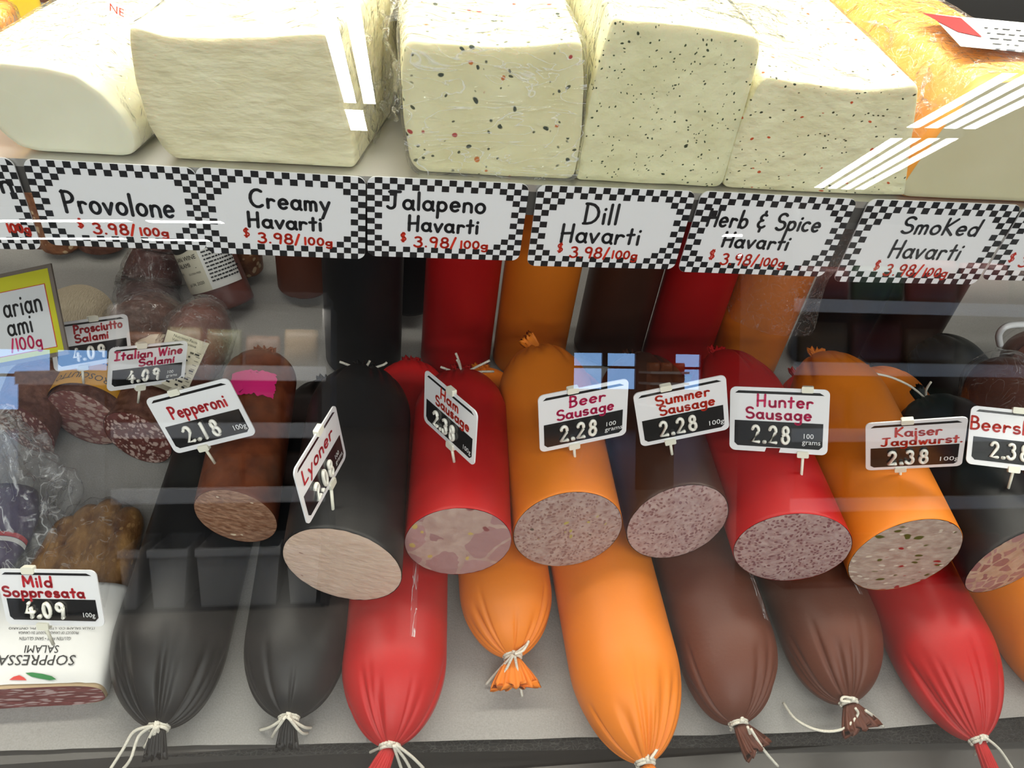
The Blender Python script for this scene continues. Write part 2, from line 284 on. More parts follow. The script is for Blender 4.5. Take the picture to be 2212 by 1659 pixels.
# ------------------------------------------------------------------ hand lettering (single strokes)
def A(cx, cy, rx, ry, a0, a1):
    n = max(4, int(abs(a1-a0)/24)); return [(cx+rx*math.cos(math.radians(a0+(a1-a0)*i/n)), cy+ry*math.sin(math.radians(a0+(a1-a0)*i/n))) for i in range(n+1)]
_s = lambda k, w: A(w*.5, .5*k+.24*k, w*.42, .24*k+.01, 35, 262)+A(w*.5, .255*k, w*.47, .255*k, 85, -145)
G = {
 'a': (.5, [A(.22, .27, .2, .26, 50, 410), [(.43, .52), (.41, .1), (.48, .0)]]),
 'b': (.47, [[(.04, 1), (.03, 0)], A(.23, .27, .2, .27, 180, -180)]),
 'c': (.43, [A(.22, .27, .21, .27, 50, 310)]),
 'd': (.5, [A(.22, .27, .2, .27, 20, 380), [(.44, 1), (.42, 0)]]),
 'e': (.46, [[(.03, .27), (.41, .31)]+A(.22, .28, .2, .27, 10, 315)]),
 'g': (.5, [A(.22, .28, .2, .25, 40, 400), [(.43, .52), (.42, -.2)]+A(.23, -.2, .19, .18, 0, -150)]),
 'h': (.45, [[(.04, 1), (.03, 0)], [(.03, .3)]+A(.21, .33, .18, .2, 150, 0)+[(.4, 0)]]),
 'i': (.1, [[(.04, .5), (.05, 0)], [(.06, .74), (.062, .77)]]),
 'l': (.12, [[(.05, 1), (.05, 0)]]),
 'm': (.6, [[(.03, .5), (.03, 0)], [(.03, .3)]+A(.16, .35, .13, .17, 160, 0)+[(.29, 0)], [(.29, .3)]+A(.42, .35, .13, .17, 160, 0)+[(.56, 0)]]),
 'n': (.45, [[(.03, .5), (.03, 0)], [(.03, .3)]+A(.21, .33, .18, .2, 150, 0)+[(.4, 0)]]),
 'o': (.47, [A(.22, .27, .21, .27, 80, 445)]),
 'p': (.47, [[(.04, .52), (.02, -.4)], A(.23, .27, .2, .26, 170, -185)]),
 'r': (.36, [[(.03, .5), (.03, 0)], [(.03, .28)]+A(.2, .32, .17, .18, 160, 40)]),
 's': (.4, [_s(.54, .38)]),
 't': (.34, [[(.16, .85), (.15, .0)], [(0, .52), (.32, .55)]]),
 'u': (.48, [[(.03, .5), (.03, .2)]+A(.21, .18, .18, .18, 180, 355)+[(.4, .5)], [(.4, .5), (.42, 0)]]),
 'v': (.4, [[(.0, .5), (.17, 0), (.38, .54)]]),
 'w': (.58, [[(0, .5), (.13, 0), (.28, .42), (.4, 0), (.56, .52)]]),
 'y': (.46, [[(.02, .5), (.2, .06)], [(.43, .54), (.1, -.42)]]),
 'B': (.5, [[(.05, 1), (.05, 0)], [(.05, 1)]+A(.2, .77, .2, .23, 90, -90)+[(.05, .54)], [(.05, .54)]+A(.22, .27, .25, .27, 90, -90)+[(.05, 0)]]),
 'C': (.66, [A(.36, .5, .34, .5, 55, 310)]),
 'D': (.62, [[(.06, 1), (.06, 0)], [(0, 1)]+A(.16, .5, .42, .5, 90, -90)+[(.0, 0)]]),
 'H': (.58, [[(.06, 1), (.05, 0)], [(.52, 1), (.5, 0)], [(.05, .48), (.5, .52)]]),
 'I': (.42, [[(.0, 1), (.4, 1)], [(.2, 1), (.2, 0)], [(.0, 0), (.4, 0)]]),
 'J': (.62, [[(.12, .97), (.62, 1)], [(.4, .98), (.38, .2)]+A(.2, .2, .18, .2, 0, -150)]),
 'k': (.42, [[(.04, 1), (.03, 0)], [(.36, .52), (.06, .22), (.4, 0)]]),
 'j': (.2, [[(.14, .5), (.12, -.3), (-.02, -.35)], [(.15, .75), (.152, .78)]]),
 'K': (.55, [[(.05, 1), (.05, 0)], [(.5, 1), (.07, .46), (.52, 0)]]),
 'L': (.45, [[(.06, 1), (.04, 0), (.44, .04)]]),
 'M': (.66, [[(.04, 0), (.08, 1), (.33, .3), (.58, 1), (.62, 0)]]),
 'P': (.5, [[(.06, 1), (.05, 0)], [(.0, .95)]+A(.2, .73, .26, .25, 90, -90)+[(.06, .46)]]),
 'S': (.56, [_s(1, .56)]),
 'W': (.75, [[(0, 1), (.18, 0), (.37, .8), (.54, 0), (.74, 1)]]),
 '&': (.5, [A(.24, .66, .17, .18, 50, 262)+A(.24, .27, .22, .22, 92, 325), [(.26, 1.04), (.26, .86)], [(.24, .04), (.24, -.16)]]),
 '$': (.42, [_s(.9, .34), [(.14, 1.0), (.12, -.1)], [(.22, 1.0), (.2, -.1)]]),
 '/': (.3, [[(.26, 1.02), (.0, -.08)]]), '.': (.16, [[(.05, .03), (.06, .03)]]), ' ': (.28, []),
 '0': (.52, [A(.24, .5, .22, .5, 90, 450)]), '1': (.14, [[(.06, 1), (.06, 0)]]),
 '2': (.52, [A(.25, .73, .22, .26, 165, -35)+[(.03, .02), (.5, .02)]]),
 '3': (.5, [A(.2, .77, .2, .22, 140, -85)+A(.2, .28, .25, .28, 85, -150)]),
 '4': (.54, [[(.32, 1), (.03, .32), (.54, .34)], [(.4, .62), (.4, 0)]]),
 '8': (.5, [A(.24, .76, .18, .23, -90, 270)+A(.24, .27, .23, .27, 90, -270)]),
 '9': (.5, [A(.22, .74, .2, .25, 0, 360)+[(.41, .5), (.36, 0)]]),
 '7': (.5, [[(.02, 1), (.48, 1), (.15, 0)]]),
}
def strokes(text, gap=.16):
    x = 0; out = []
    for ch in text:
        w, ss = G[ch]
        for s in ss: out.append([(x+a, b) for a, b in s])
        x += w+gap
    return out, x-gap
def ink(mb, fr, text, u0, v0, width, height, pen, z, slant=0, jit=.02, rnd=random.Random(3), slope=0):
    """Write text with its baseline start at (u0, v0); height is the capital height."""
    ss, w = strokes(text); kx = width/w
    for s in ss:
        dx, dy = rnd.uniform(-jit, jit), rnd.uniform(-jit, jit)
        P = [(u0+(a+dx)*kx+(b*height)*slant, v0+(b+dy)*height+a*kx*slope) for a, b in s]
        for i, p in enumerate(P):
            r = pen*.5
            mb.add([fr(p[0]+r*math.cos(2*PI*k/8), p[1]+r*math.sin(2*PI*k/8), z) for k in range(8)], [tuple(range(8))])
            if i:
                q = P[i-1]; d = V((p[0]-q[0], p[1]-q[1])); 
                if d.length < 1e-7: continue
                d.normalize(); nx, ny = -d.y*r, d.x*r
                mb.add([fr(q[0]-nx, q[1]-ny, z), fr(p[0]-nx, p[1]-ny, z), fr(p[0]+nx, p[1]+ny, z), fr(q[0]+nx, q[1]+ny, z)], [(0, 1, 2, 3)])
_fc = {}
def type_tris(text, shear=0, align='CENTER'):
    """Printed type: outline letters as flat triangles, one unit high."""
    k = (text, shear, align)
    if k not in _fc:
        c = bpy.data.curves.new('t', 'FONT'); c.body = text; c.size = 1; c.shear = shear; c.align_x = align; c.resolution_u = 2
        o = bpy.data.objects.new('t', c); COL.objects.link(o)
        me = o.to_mesh(); me.calc_loop_triangles()
        _fc[k] = ([(v.co.x, v.co.y) for v in me.vertices], [tuple(t.vertices) for t in me.loop_triangles])
        o.to_mesh_clear(); bpy.data.objects.remove(o); bpy.data.curves.remove(c)
    return _fc[k]
def type_on(mb, fn, text, u, v, size, shear=0, align='CENTER', sx=1, flip=False):
    vs, fs = type_tris(text, shear, align); q = -1 if flip else 1
    mb.add([fn(u+q*a*size*sx, v+q*b*size) for a, b in vs], fs)
# ------------------------------------------------------------------ the case
case = thing('display_case', 'glass fronted refrigerated deli counter holding all the sausages and cheeses', 'display case', (0, .6, 0))
LX, RX = -1.25, 1.65
m = MB()
g0 = frame(GP, (1, 0, 0), (0, .372, .928))
m.box((LX, -.10, 0), (RX, 1.02, .006), lambda a, b, c: g0(a, b, c-.003))
m.build('front_glass', GLASS, case, False)
MB().box((LX, .292, -.03), (RX, 1.16, -.004)).build('deck', GREYM, case, False)
RUB = flecked('scaly black rubber', (.030, .029, .027, 1), (.045, .043, .040, 1), [], 200, (420, 1.0), .5, (.6, 1, 1), spec=.25, cells=(300, (.004, .004, .004, 1), (.008, .008, .008, 1), 0, .05, 1.1))
def grid(nx, ny, fn):
    mb = MB(); mb.add([fn(i/nx, j/ny) for j in range(ny+1) for i in range(nx+1)], [(j*(nx+1)+i, j*(nx+1)+i+1, (j+1)*(nx+1)+i+1, (j+1)*(nx+1)+i) for j in range(ny) for i in range(nx)]); return mb
def edge_pt(x, y, z): return at(x, y, z=z)
b0, b1 = at(0, 1645, z=-.012), at(2212, 1608, z=-.012)
t0, t1 = at(0, 1600, z=-.004), at(2212, 1530, z=-.004)
def railfn(s, t):
    x = LX+(RX-LX)*s; f = (x-t0.x)/(t1.x-t0.x)
    yb = t0.y+.01+(t1.y-t0.y)*f; ya = b0.y+(b1.y-b0.y)*f
    return V((x, yb+(ya-yb)*t, -.004-.004*t-.0025*(1-(2*t-1)**2)*-1))
grid(60, 10, railfn).build('rubber_front_mat', RUB, case)
MB().box((LX, .10, -.08), (RX, .30, -.03)).build('front_channel', DARKM, case, False)
MB().box((LX, .20, -.03), (RX, .262, -.016)).build('front_rail', GREYM, case, False)
MB().box((LX, 1.15, -.03), (RX, 1.17, 1.05)).build('back_panel', DARKM, case, False)
MB().box((LX-.02, .10, -.1), (LX, 1.17, 1.05)).build('side_panel', GREYM, case, False)
MB().box((RX, .10, -.1), (RX+.02, 1.17, 1.05)).build('side_panel', GREYM, case, False)
MB().box((LX, .50, 1.02), (RX, 1.17, 1.05)).build('top_panel', GREYM, case, False)
SH = .447
shelf_ = thing('case_shelf', 'steel case shelf carrying the cheese blocks above the sausages', 'shelf', (0, .65, SH-.027))
MB().box((LX, .523, SH-.006), (RX, .79, SH)).build('shelf_plate', STEEL, shelf_, False)
MB().box((LX, .5235, SH-.027), (RX, .527, SH-.006)).build('shelf_lip', GREYM, shelf_, False)
hm = MB().box((LX+.1, .585, .806), (RX-.1, .655, .835))
for x in (LX+.3, RX-.3): hm.box((x-.01, .61, .835), (x+.01, .63, 1.02))
hm.build('lamp_housing', GREYM, case, False)
area('case_lamp', (.20, .62, .80), 2.5, .05, CASE_LAMP_W, (1, .94, .82), parent=case)
MB().box((LX+.1, .93, .985), (RX-.1, 1.0, 1.02)).build('lamp_housing', GREYM, case, False)  # housing for the added rear strip
area('rear_fill_lamp', (.20, .965, .98), 2.5, .05, 7.5, (1, .95, .86), parent=case)  # added strip, not seen; brightens the paper at the back
# paper sheets: deck, then up the back panel
def paper(label, x0, x1, edge, z, y1=1.135, seed=1):
    pts = [at(a, b, z=z) for a, b in edge]
    def fn(s, t):
        x = x0+(x1-x0)*s; yf = pts[-1].y
        for p, q in zip(pts, pts[1:]):
            if p.x <= x <= q.x: yf = p.y+(q.y-p.y)*(x-p.x)/(q.x-p.x)
        if x < pts[0].x: yf = pts[0].y
        yf += .0012*noise.noise(V((x*30, seed, 0))); d = (y1-yf)*t
        wr = .0012*noise.noise(V((x*14, d*14, seed)))+.012*max(0, d-.45)*noise.noise(V((x*9, d*22, seed+4)))
        return V((x, yf+d, z+max(wr, -.0004)))
    o = grid(60, 60, fn).build('paper_sheet', PAPER, None, origin=(x0, .6, z)); tag(o, label, 'paper', 'paper sheets lining the case'); return o
def back_paper(label, x0, x1, y, seed):
    o = grid(50, 40, lambda s, t: V((x0+(x1-x0)*s, y-.004+.004*noise.noise(V((s*9, t*7, seed)))+.002*noise.noise(V((s*30, t*25, seed))), .004+.36*t))).build('paper_sheet', PAPER, None, origin=(x0, y, 0))
    return tag(o, label, 'paper', 'paper sheets lining the case')
EDGE = [(-300, 1640), (0, 1622), (230, 1615), (420, 1610), (650, 1608), (790, 1604), (1000, 1600), (1290, 1592), (1500, 1588), (1700, 1583), (1850, 1577), (2000, 1566), (2212, 1548), (2600, 1530)]
paper('white butcher paper lining the deck under the two black sausages and the salami', -.9, at(792, 1600, z=.001).x, EDGE, .001, seed=2)
paper('white butcher paper lining the deck under the red, orange and brown sausages', at(668, 1600, z=.001).x, 1.3, EDGE, -.0012, seed=9)
back_paper('white paper hung on the back panel behind the salamis', -.9, .2, 1.145, 3)
back_paper('white paper hung on the back panel at the right, beside the near black sausage', .25, 1.5, 1.145, 6)
# ------------------------------------------------------------------ sausages
def end_profile(u, p=1.9, q=.62): return max(0, 1-u**p)**q
def sausage(name, label, group, P0, P1, R, casing, front, rear, face=None, yaw=0, tilt=.08, seed=0, Lf=1.65, Lr=1.25, squash=.97, cat='sausage', pleat=.085, up=(0, 0, 1), tailf=None, tailr=None, twf=None, twr=None, N=176, tip=0, prof=(1.95, .58), profr=(2.0, .55)):
    """front/rear: 'cut', 'tied', 'round' or 'flat'.  P0 the front centre (cut plane or tip of the taper), P1 the rear one."""
    rnd = random.Random(seed*7+1)
    P0, P1 = V(P0), V(P1); a = (P1-P0).normalized(); L = (P1-P0).length
    u = a.cross(V(up)).normalized(); w = u.cross(a)
    root = thing(name, label, cat, (P0+P1)/2-w*R, group); root['p0'] = tuple(P0); root['p1'] = tuple(P1)
    rs = []
    cr = {}
    for e in (0, 1):
        cr[e] = [(rnd.uniform(0, 2*PI), rnd.uniform(.035, .085), rnd.uniform(.05, .55), rnd.uniform(.4, 1.2)) for _ in range(24)]
    def ringpt(th, s, r, e=None, uu=0):
        k = 1.0
        if e is not None:
            for (t0_, wd, st, am) in cr[e]:
                if uu > st:
                    d = (th-t0_+PI) % (2*PI)-PI; f = (uu-st)/(1-st)
                    k -= pleat*am*f*math.exp(-(d/(wd*(1.25-.5*f)))**2)*2.0
        b = .004*math.sin(s/L*PI*3+seed)+.0
        rr = r*k*(1+.006*noise.noise(V((math.cos(th)*1.5, math.sin(th)*1.5, s*9+seed))))
        return P0+a*s+u*(rr*math.cos(th)+(tip*(max(0, uu))**1.6 if e == 0 else 0))+w*(rr*math.sin(th)*squash)
    ths = [2*PI*j/N for j in range(N)]
    nfx, nfz = -math.tan(yaw), math.tan(tilt)      # slope of the cut: further in towards +u by yaw, further in upwards by tilt
    off = lambda th, r: r*math.cos(th)*nfx+r*math.sin(th)*nfz*squash
    s0 = 0; s1 = L
    if front == 'cut':
        for s in (0, .0008, .004, .012, .03, .05):
            rs.append([ringpt(t, s, R*(1 if s > .0005 else .993))+a*off(t, R)*max(0, 1-s/.09) for t in ths]); s0 = s
    elif front in ('tied', 'round'):
        le = Lf*R; n = 26
        for i in range(n):
            uu = 1-i/(n-1); uu = 1-(1-uu)**1.25 if False else uu
            uu = .9965*math.sin(uu*PI/2)
            rs.append([ringpt(t, le*(1-uu), max(R*end_profile(uu, *prof), R*.075), 0, uu) for t in ths])
        s0 = le
    else:
        for s, k in ((0, .9), (.001, .97), (.004, 1)): rs.append([ringpt(t, s, R*k) for t in ths]); s0 = s
    if rear in ('tied', 'round'): s1 = L-Lr*R
    else: s1 = L-.005
    nb = 14
    for i in range(1, nb): 
        s = s0+(s1-s0)*i/nb
        if front == 'cut' and s < .09: rs.append([ringpt(t, s, R)+a*off(t, R)*max(0, 1-s/.09) for t in ths])
        else: rs.append([ringpt(t, s, R) for t in ths])
    if rear in ('tied', 'round'):
        n = 22
        for i in range(n):
            uu = .9965*math.sin(i/(n-1)*PI/2)
            rs.append([ringpt(t, s1+Lr*R*uu, max(R*end_profile(uu, *profr), R*.075), 1 if rear == 'tied' else None, uu) for t in ths])
    else:
        for s, k in ((s1, 1), (L-.001, .97), (L, .9)): rs.append([ringpt(t, s, R*k) for t in ths])
    body = MB().rings(rs, True, front != 'cut', True).build('casing', casing, root)
    if front == 'cut':
        fm = MB(); fr_ = []
        for i in range(14):
            k = 1-i/14; rr = R*.984*k
            fr_.append([P0+u*(rr*math.cos(t)*(1+.006*noise.noise(V((t*2, seed, 0)))))+w*(rr*math.sin(t)*squash)+a*(off(t, rr)-.0016*(1-k**6)+.0004*noise.noise(V((rr*math.cos(t)*160, rr*math.sin(t)*160, seed)))) for t in ths])
        fm.rings(fr_, True, False, True).build('cut_face', face, root)
    # pleated tails and twine
    for e, kind, P, d, tl, tw in ((0, front, P0+u*tip, -a, tailf, twf), (1, rear, P1, a, tailr, twr)):
        if kind != 'tied': continue
        if tl is not None:
            dirv, ln, wd = V(tl[0]).normalized(), tl[1], tl[2]
            sd = dirv.cross(w).normalized(); nn = sd.cross(dirv); tm = MB(); trs = []
            for i in range(9):
                f = i/8; rad = .0055+(wd-.0055)*f**.8; K = 64
                trs.append([P+dirv*(ln*f)*(1-.12*(math.cos(2*PI*j/K))**2*0)+sd*(rad*math.cos(2*PI*j/K)*(1+.05*math.sin(11*2*PI*j/K)))+nn*((.0055*(1-f)+.004*f)*math.sin(2*PI*j/K)+.0028*f*math.sin(2*PI*7*(math.cos(2*PI*j/K)+1)/2)) +dirv*(.004*f*math.sin(9*2*PI*j/K)) for j in range(K)])
            tm.rings(trs, True, True, True).build('casing_tail', casing, root)
        if tw is not None:
            sm = MB(); c = P+d*-.001; side = d.cross(w).normalized()
            for kk in range(2):
                sm.tube([c+d*(.0026*kk-.001)+(side*math.cos(t)+w*math.sin(t))*(.0085 if kk == 0 else .0078) for t in [2*PI*i/16 for i in range(17)]], .0016, 6)
            sm.tube([c+w*.008-side*.002, c+w*.0095+side*.002], .0028, 8)
            for st in tw: sm.tube(spline(st, 5), .0014, 6)
            sm.build('twine', TWINE, root)
    return root
# strands of twine drawn through points of the deck
def strand(px, z0=.043, z1=.004):
    n = len(px)
    if abs(px[0][0]-px[-1][0])+abs(px[0][1]-px[-1][1]) < 30 and n > 3: z1 = z0+.004
    return [at(x, y, z=z0+(z1-z0)*i/(n-1)) for i, (x, y) in enumerate(px)]
R0 = .0515
BOT = 'whole tied sausages in the bottom row'; TOP = 'cut half sausages in the upper row'
def bottom(name, label, cas, ft, x1, y1, seed, R=R0, Lf=1.65, **k):
    P0 = at(*ft, z=R*.8); P0.z = R*.62
    tip = k.pop('tip', 0); P0.x -= tip; P1 = V((x1, y1, R))
    kk = dict(tailf=k.pop('tailf', None), twf=k.pop('twf', None))
    return sausage(name, label, BOT, P0, P1, R, cas, 'tied', k.pop('rear', 'tied'), seed=seed, Lf=Lf, tip=tip, tailr=((0, 1, .1), .012, .012), twr=k.pop('twr', None), **kk, **k)
bottom('black_sausage', 'black bottom-row sausage between the white Soppressata package and another black one', BLACK, (338, 1562), -.158, .70, 1,  prof=(2.2, .52), tip=.009,
       tailf=((.03, -1, -.25), .022, .010), twf=[strand(p) for p in ([(330, 1568), (290, 1580), (265, 1620), (238, 1662)], [(330, 1568), (300, 1590), (282, 1640), (262, 1665)], [(335, 1568), (315, 1610), (312, 1612)], [(338, 1570), (328, 1605), (325, 1608)], [(340, 1568), (345, 1600), (352, 1628)], [(335, 1566), (362, 1566), (365, 1570)])])
bottom('black_sausage', 'black bottom-row sausage lying under the pale cut sausage, beside the red one', BLACK, (622, 1545), -.062, .70, 2, R=.048, prof=(2.2, .52), 
       tailf=((.0, -1, -.25), .022, .010), twf=[strand(p) for p in ([(618, 1548), (585, 1570), (562, 1577)], [(615, 1550), (595, 1580), (588, 1592)], [(622, 1548), (645, 1548), (654, 1545)], [(622, 1550), (655, 1570), (672, 1572)], [(625, 1552), (650, 1582), (664, 1584)])])
bottom('red_sausage', 'red bottom-row sausage under the pale cut one, tied end over the front mat', RED, (842, 1608), .043, .735, 3, R=.049,
       tailf=((-.55, -1, -.2), .026, .010), twf=[strand(p) for p in ([(842, 1606), (815, 1618), (800, 1625)], [(850, 1610), (860, 1640), (868, 1664)], [(852, 1610), (875, 1640), (890, 1668)], [(855, 1608), (890, 1635), (915, 1660)])])
bottom('orange_sausage', 'short orange bottom-row sausage tied with loose twine on the grey paper', ORANGE, (1110, 1412), .132, .725, 4, R=.0475, Lf=1.5,
       tailf=((.02, -1, -.25), .026, .024), twf=[strand(p) for p in ([(1108, 1415), (1080, 1445), (1050, 1478)], [(1108, 1416), (1085, 1460), (1060, 1482)], [(1112, 1416), (1120, 1460), (1128, 1504)], [(1112, 1412), (1135, 1395), (1142, 1385), (1130, 1405), (1112, 1413)])])
bottom('orange_sausage', 'long orange bottom-row sausage overhanging the front mat, between orange and brown', ORANGE, (1400, 1642), .232, .72, 5, R=.0535, Lf=1.75,
       tailf=((.5, -1, -.2), .026, .008), twf=[strand(p) for p in ([(1396, 1640), (1410, 1618), (1420, 1616), (1405, 1640)], [(1390, 1640), (1385, 1665)])])
bottom('brown_sausage', 'brown bottom-row sausage directly beside the long orange one', BROWN, (1602, 1556), .348, .72, 6,  prof=(2.2, .52), R=.050, tip=-.011,
       tailf=((.6, -1, -.2), .026, .016), twf=[strand(p) for p in ([(1602, 1552), (1612, 1536), (1600, 1536), (1588, 1560), (1578, 1578)], [(1615, 1570), (1625, 1600), (1632, 1625)], [(1622, 1575), (1650, 1620), (1680, 1655)])])
bottom('brown_sausage', 'brown bottom-row sausage with a long loose curl of twine, beside the red one', BROWN, (1842, 1510), .462, .72, 7,  prof=(2.2, .52), R=.052, tip=-.011,
       tailf=((.25, -1, -.2), .024, .022), twf=[strand(p, .043, .004) for p in ([(1840, 1508), (1822, 1506), (1818, 1514), (1836, 1516)], [(1848, 1530), (1852, 1545), (1820, 1575), (1770, 1578), (1720, 1555), (1692, 1518)], [(1870, 1535), (1890, 1550), (1908, 1570)])])
bottom('red_sausage', 'red bottom-row sausage beside two brown ones, knotted over the front mat', RED, (2126, 1592), .570, .72, 8, R=.052, Lf=1.9, tip=-.011,
       tailf=((.05, -1, -.2), .030, .007), twf=[strand(p) for p in ([(2120, 1590), (2100, 1590), (2095, 1588)], [(2122, 1595), (2110, 1620), (2105, 1630)], [(2130, 1594), (2160, 1620), (2190, 1665)])])
bottom('orange_sausage', 'orange bottom-row sausage cut off by the right edge of the photo', ORANGE, (2400, 1540), .672, .73, 9, R=.052)
bottom('black_sausage', 'black bottom-row sausage, only its rear dome seen beyond the orange one', BLACK, (2680, 1540), .80, .80, 10, R=.052)
ZT = .143
def top(name, label, cas, fpx, face, rx, ry, seed, yaw, tilt, R=.0515, z=ZT, **k):
    P0 = at(*fpx, z=z)
    P1 = V((rx, ry, z+k.pop('dz', 0)))
    return sausage(name, label, TOP, P0, P1, R, cas, 'cut', k.pop('rear', 'tied'), face, yaw, tilt, seed, tailr=k.pop('tailr', ((0, 1, .3), .012, .012)), **k)
PEPR = at(566, 742, z=.145)
top('pepperoni_sausage', 'brown pepperoni with rough cut end and a pink sticker', PEPC, (509, 1116), M_PEP, PEPR.x, PEPR.y, 11, .20, .06, R=.0385, z=.121, Lr=.9)
top('lyoner_sausage', 'black-cased cut sausage with smooth pale beige face', BLACK, (739, 1222), M_LYO, -.014, .625, 12, .19, .05, R=.0525,
    twr=[[V((-.014, .625, .150)), V((-.010, .628, .156)), V((-.008, .629, .160))], [V((-.018, .625, .15)), V((-.034, .630, .154)), V((-.040, .632, .155))], [V((-.010, .625, .15)), V((.006, .628, .155)), V((.010, .629, .158))]])
top('ham_sausage', 'red-cased cut sausage whose face shows large pink ham pieces', RED, (990, 1172), M_HAM, .092, .622, 13, -.03, .09, R=.049,
    twr=[[V((.092, .62, .150)), V((.088, .625, .160)), V((.085, .625, .167))], [V((.092, .62, .150)), V((.108, .626, .156)), V((.122, .63, .162))], [V((.094, .62, .150)), V((.111, .625, .149)), V((.128, .628, .147))], [V((.092, .62, .150)), V((.088, .63, .160)), V((.084, .632, .170))], [V((.09, .62, .15)), V((.074, .625, .153)), V((.068, .627, .154))]])
top('beer_sausage', 'orange-cased cut sausage with grey speckled face, beside the red ham sausage', ORANGE, (1227, 1146), M_BEER, .184, .665, 14, -.02, .14, R=.0525, Lr=1.5, tailr=((-.6, .4, .5), .022, .012))
top('summer_sausage', 'dark brown cut sausage lying between an orange one and a red one', DARKBROWN, (1464, 1129), M_SUM, .296, .65, 15, -.08, .16, R=.0515)
top('hunter_sausage', 'red-cased cut sausage with evenly speckled pink face', RED, (1711, 1185), M_HUN, .404, .66, 16, .14, .04, R=.0555, Lr=1.6)
top('kaiser_sausage', 'orange-cased cut sausage whose face has green and red bits', ORANGE, (1955, 1201), M_KAI, .535, .66, 17, -.07, .10, R=.0565, Lr=1.6)
top('beer_ham_sausage', 'black-cased cut sausage with coarse marbled face at the right edge', BLACK, (2188, 1212), M_BEE, .640, .585, 18, -.22, .10, R=.051, Lr=1.0,
    tailr=((-.5, .6, .6), .02, .01), twr=[[V((.64, .585, .15)), V((.615, .592, .165)), V((.59, .60, .172)), V((.565, .60, .178))], [V((.638, .585, .152)), V((.632, .587, .165)), V((.631, .587, .178))]])
# pink sticker on the pepperoni
def wrap_patch(P0, P1, R, s0, s1, th0, th1, nx=14, ny=14, lift=.0012, edge=0, seed=1, up=(0, 0, 1)):
    a = (V(P1)-V(P0)).normalized(); u = a.cross(V(up)).normalized(); w = u.cross(a)
    def fn(s, t):
        th = th0+(th1-th0)*s; ss = s0+(s1-s0)*t
        if edge: ss += edge*noise.noise(V((s*9, t*2, seed))); th += edge/R*noise.noise(V((s*2, t*9, seed+3)))
        return V(P0)+a*ss+(u*math.cos(th)+w*math.sin(th))*(R+lift)
    return fn
pr = [o for o in COL.objects if o.name == 'pepperoni_sausage'][0]
PINK = mat('pink sticker', (.80, .025, .22, 1), .6, .3)
pp0, pp1 = at(509, 1116, z=.121), V((PEPR.x, PEPR.y, .121))
grid(30, 16, wrap_patch(pp0, pp1, .0385, at(545, 852, z=.160).y-pp0.y, at(545, 800, z=.160).y-pp0.y, 2.15, .95, edge=.004)).build('sticker', PINK, pr, label='bright pink price sticker')
def seam(label, th, s0, s1, R, wd=.10):
    r = [o for o in COL.objects if o.get('label', '') == label][0]; P0, P1 = V(r['p0']), V(r['p1'])
    grid(6, 60, wrap_patch(P0, P1, R, s0, s1, th-wd, th+wd, lift=.0005, edge=.0006)).build('casing_seam', SEAM, r, label='whitish casing seam')
seam('brown bottom-row sausage directly beside the long orange one', .85, .085, .24, .050)
seam('brown bottom-row sausage with a long loose curl of twine, beside the red one', 1.2, .09, .22, .052, .06)
seam('red bottom-row sausage under the pale cut one, tied end over the front mat', 1.25, .082, .24, .049*.985, .06)
# standing ones at the back
STG = 'sausages standing upright at the back'
def standing(name, label, cas, px, py, Y, R, seed, top=.425, lean=.03, **k):
    c = at(px, py, Y=Y)
    if k.get('foot'): c = at(px, py, z=.004); Y = c.y+R*.8; c.x *= Y/c.y
    k.pop('foot', 0); lo = V((c.x, Y, .004)); hi = V((c.x+k.pop('dx', 0), Y+lean, top))
    return sausage(name, label, STG, lo, hi, R, cas, k.pop('front', 'flat'), k.pop('rear', 'tied'), k.pop('face', None), seed=seed, up=(0, 1, 0), Lr=.9, **k)
standing('black_sausage', 'tall black sausage standing behind the pale cut sausage, beside the standing red one', BLACK, 785, 690, .80, .050, 21)
standing('black_sausage', 'shorter black sausage standing farther back, between the tall black and red ones', BLACK, 878, 697, .915, .042, 22, front='round', Lf=.45, foot=1)
standing('red_sausage', 'red sausage standing upright behind the ham sausage', RED, 992, 690, .80, .0475, 23)
standing('orange_sausage', 'orange sausage standing upright behind the beer sausage', ORANGE, 1156, 690, .80, .0495, 24)
standing('brown_sausage', 'dark brown sausage standing between the orange and red standing ones', DARKBROWN, 1328, 690, .83, .0495, 25)
standing('red_sausage', 'red sausage standing upright behind the summer sausage, beside a dark brown one', RED, 1486, 690, .81, .0475, 26)
standing('orange_sausage', 'orange sausage standing upright in crinkled clear film', ORANGE, 1640, 690, .80, .050, 27)
standing('black_sausage', 'black sausage standing beside the film-wrapped orange one', BLACK, 1808, 700, .815, .050, 28)
standing('dark_sausage', 'very dark brown sausage standing last in the row, before the bare white paper', mat('near black casing', (.022, .010, .008, 1), .4, .45), 1962, 700, .82, .050, 29)
standing('brown_sausage', 'brown sausage standing far back, half hidden by the tall black one', BROWN, 660, 656, .965, .037, 30, front='round', Lf=.35, foot=1)
standing('nutty_salami', 'coarse fat-flecked salami standing far back under the Creamy Havarti sign', C_NUT, 528, 612, 1.03, .030, 31, front='round', Lf=.4, foot=1)
standing('salami', 'mottled salami standing far back under the Provolone sign, near the dark slab', C_NUT, 143, 562, 1.05, .028, 32, front='round', Lf=.5, foot=1)
standing('salami', 'mottled salami standing far back under the Provolone sign, beside the filmed salami', C_SAL, 232, 560, 1.05, .034, 33, front='round', Lf=.3, foot=1)
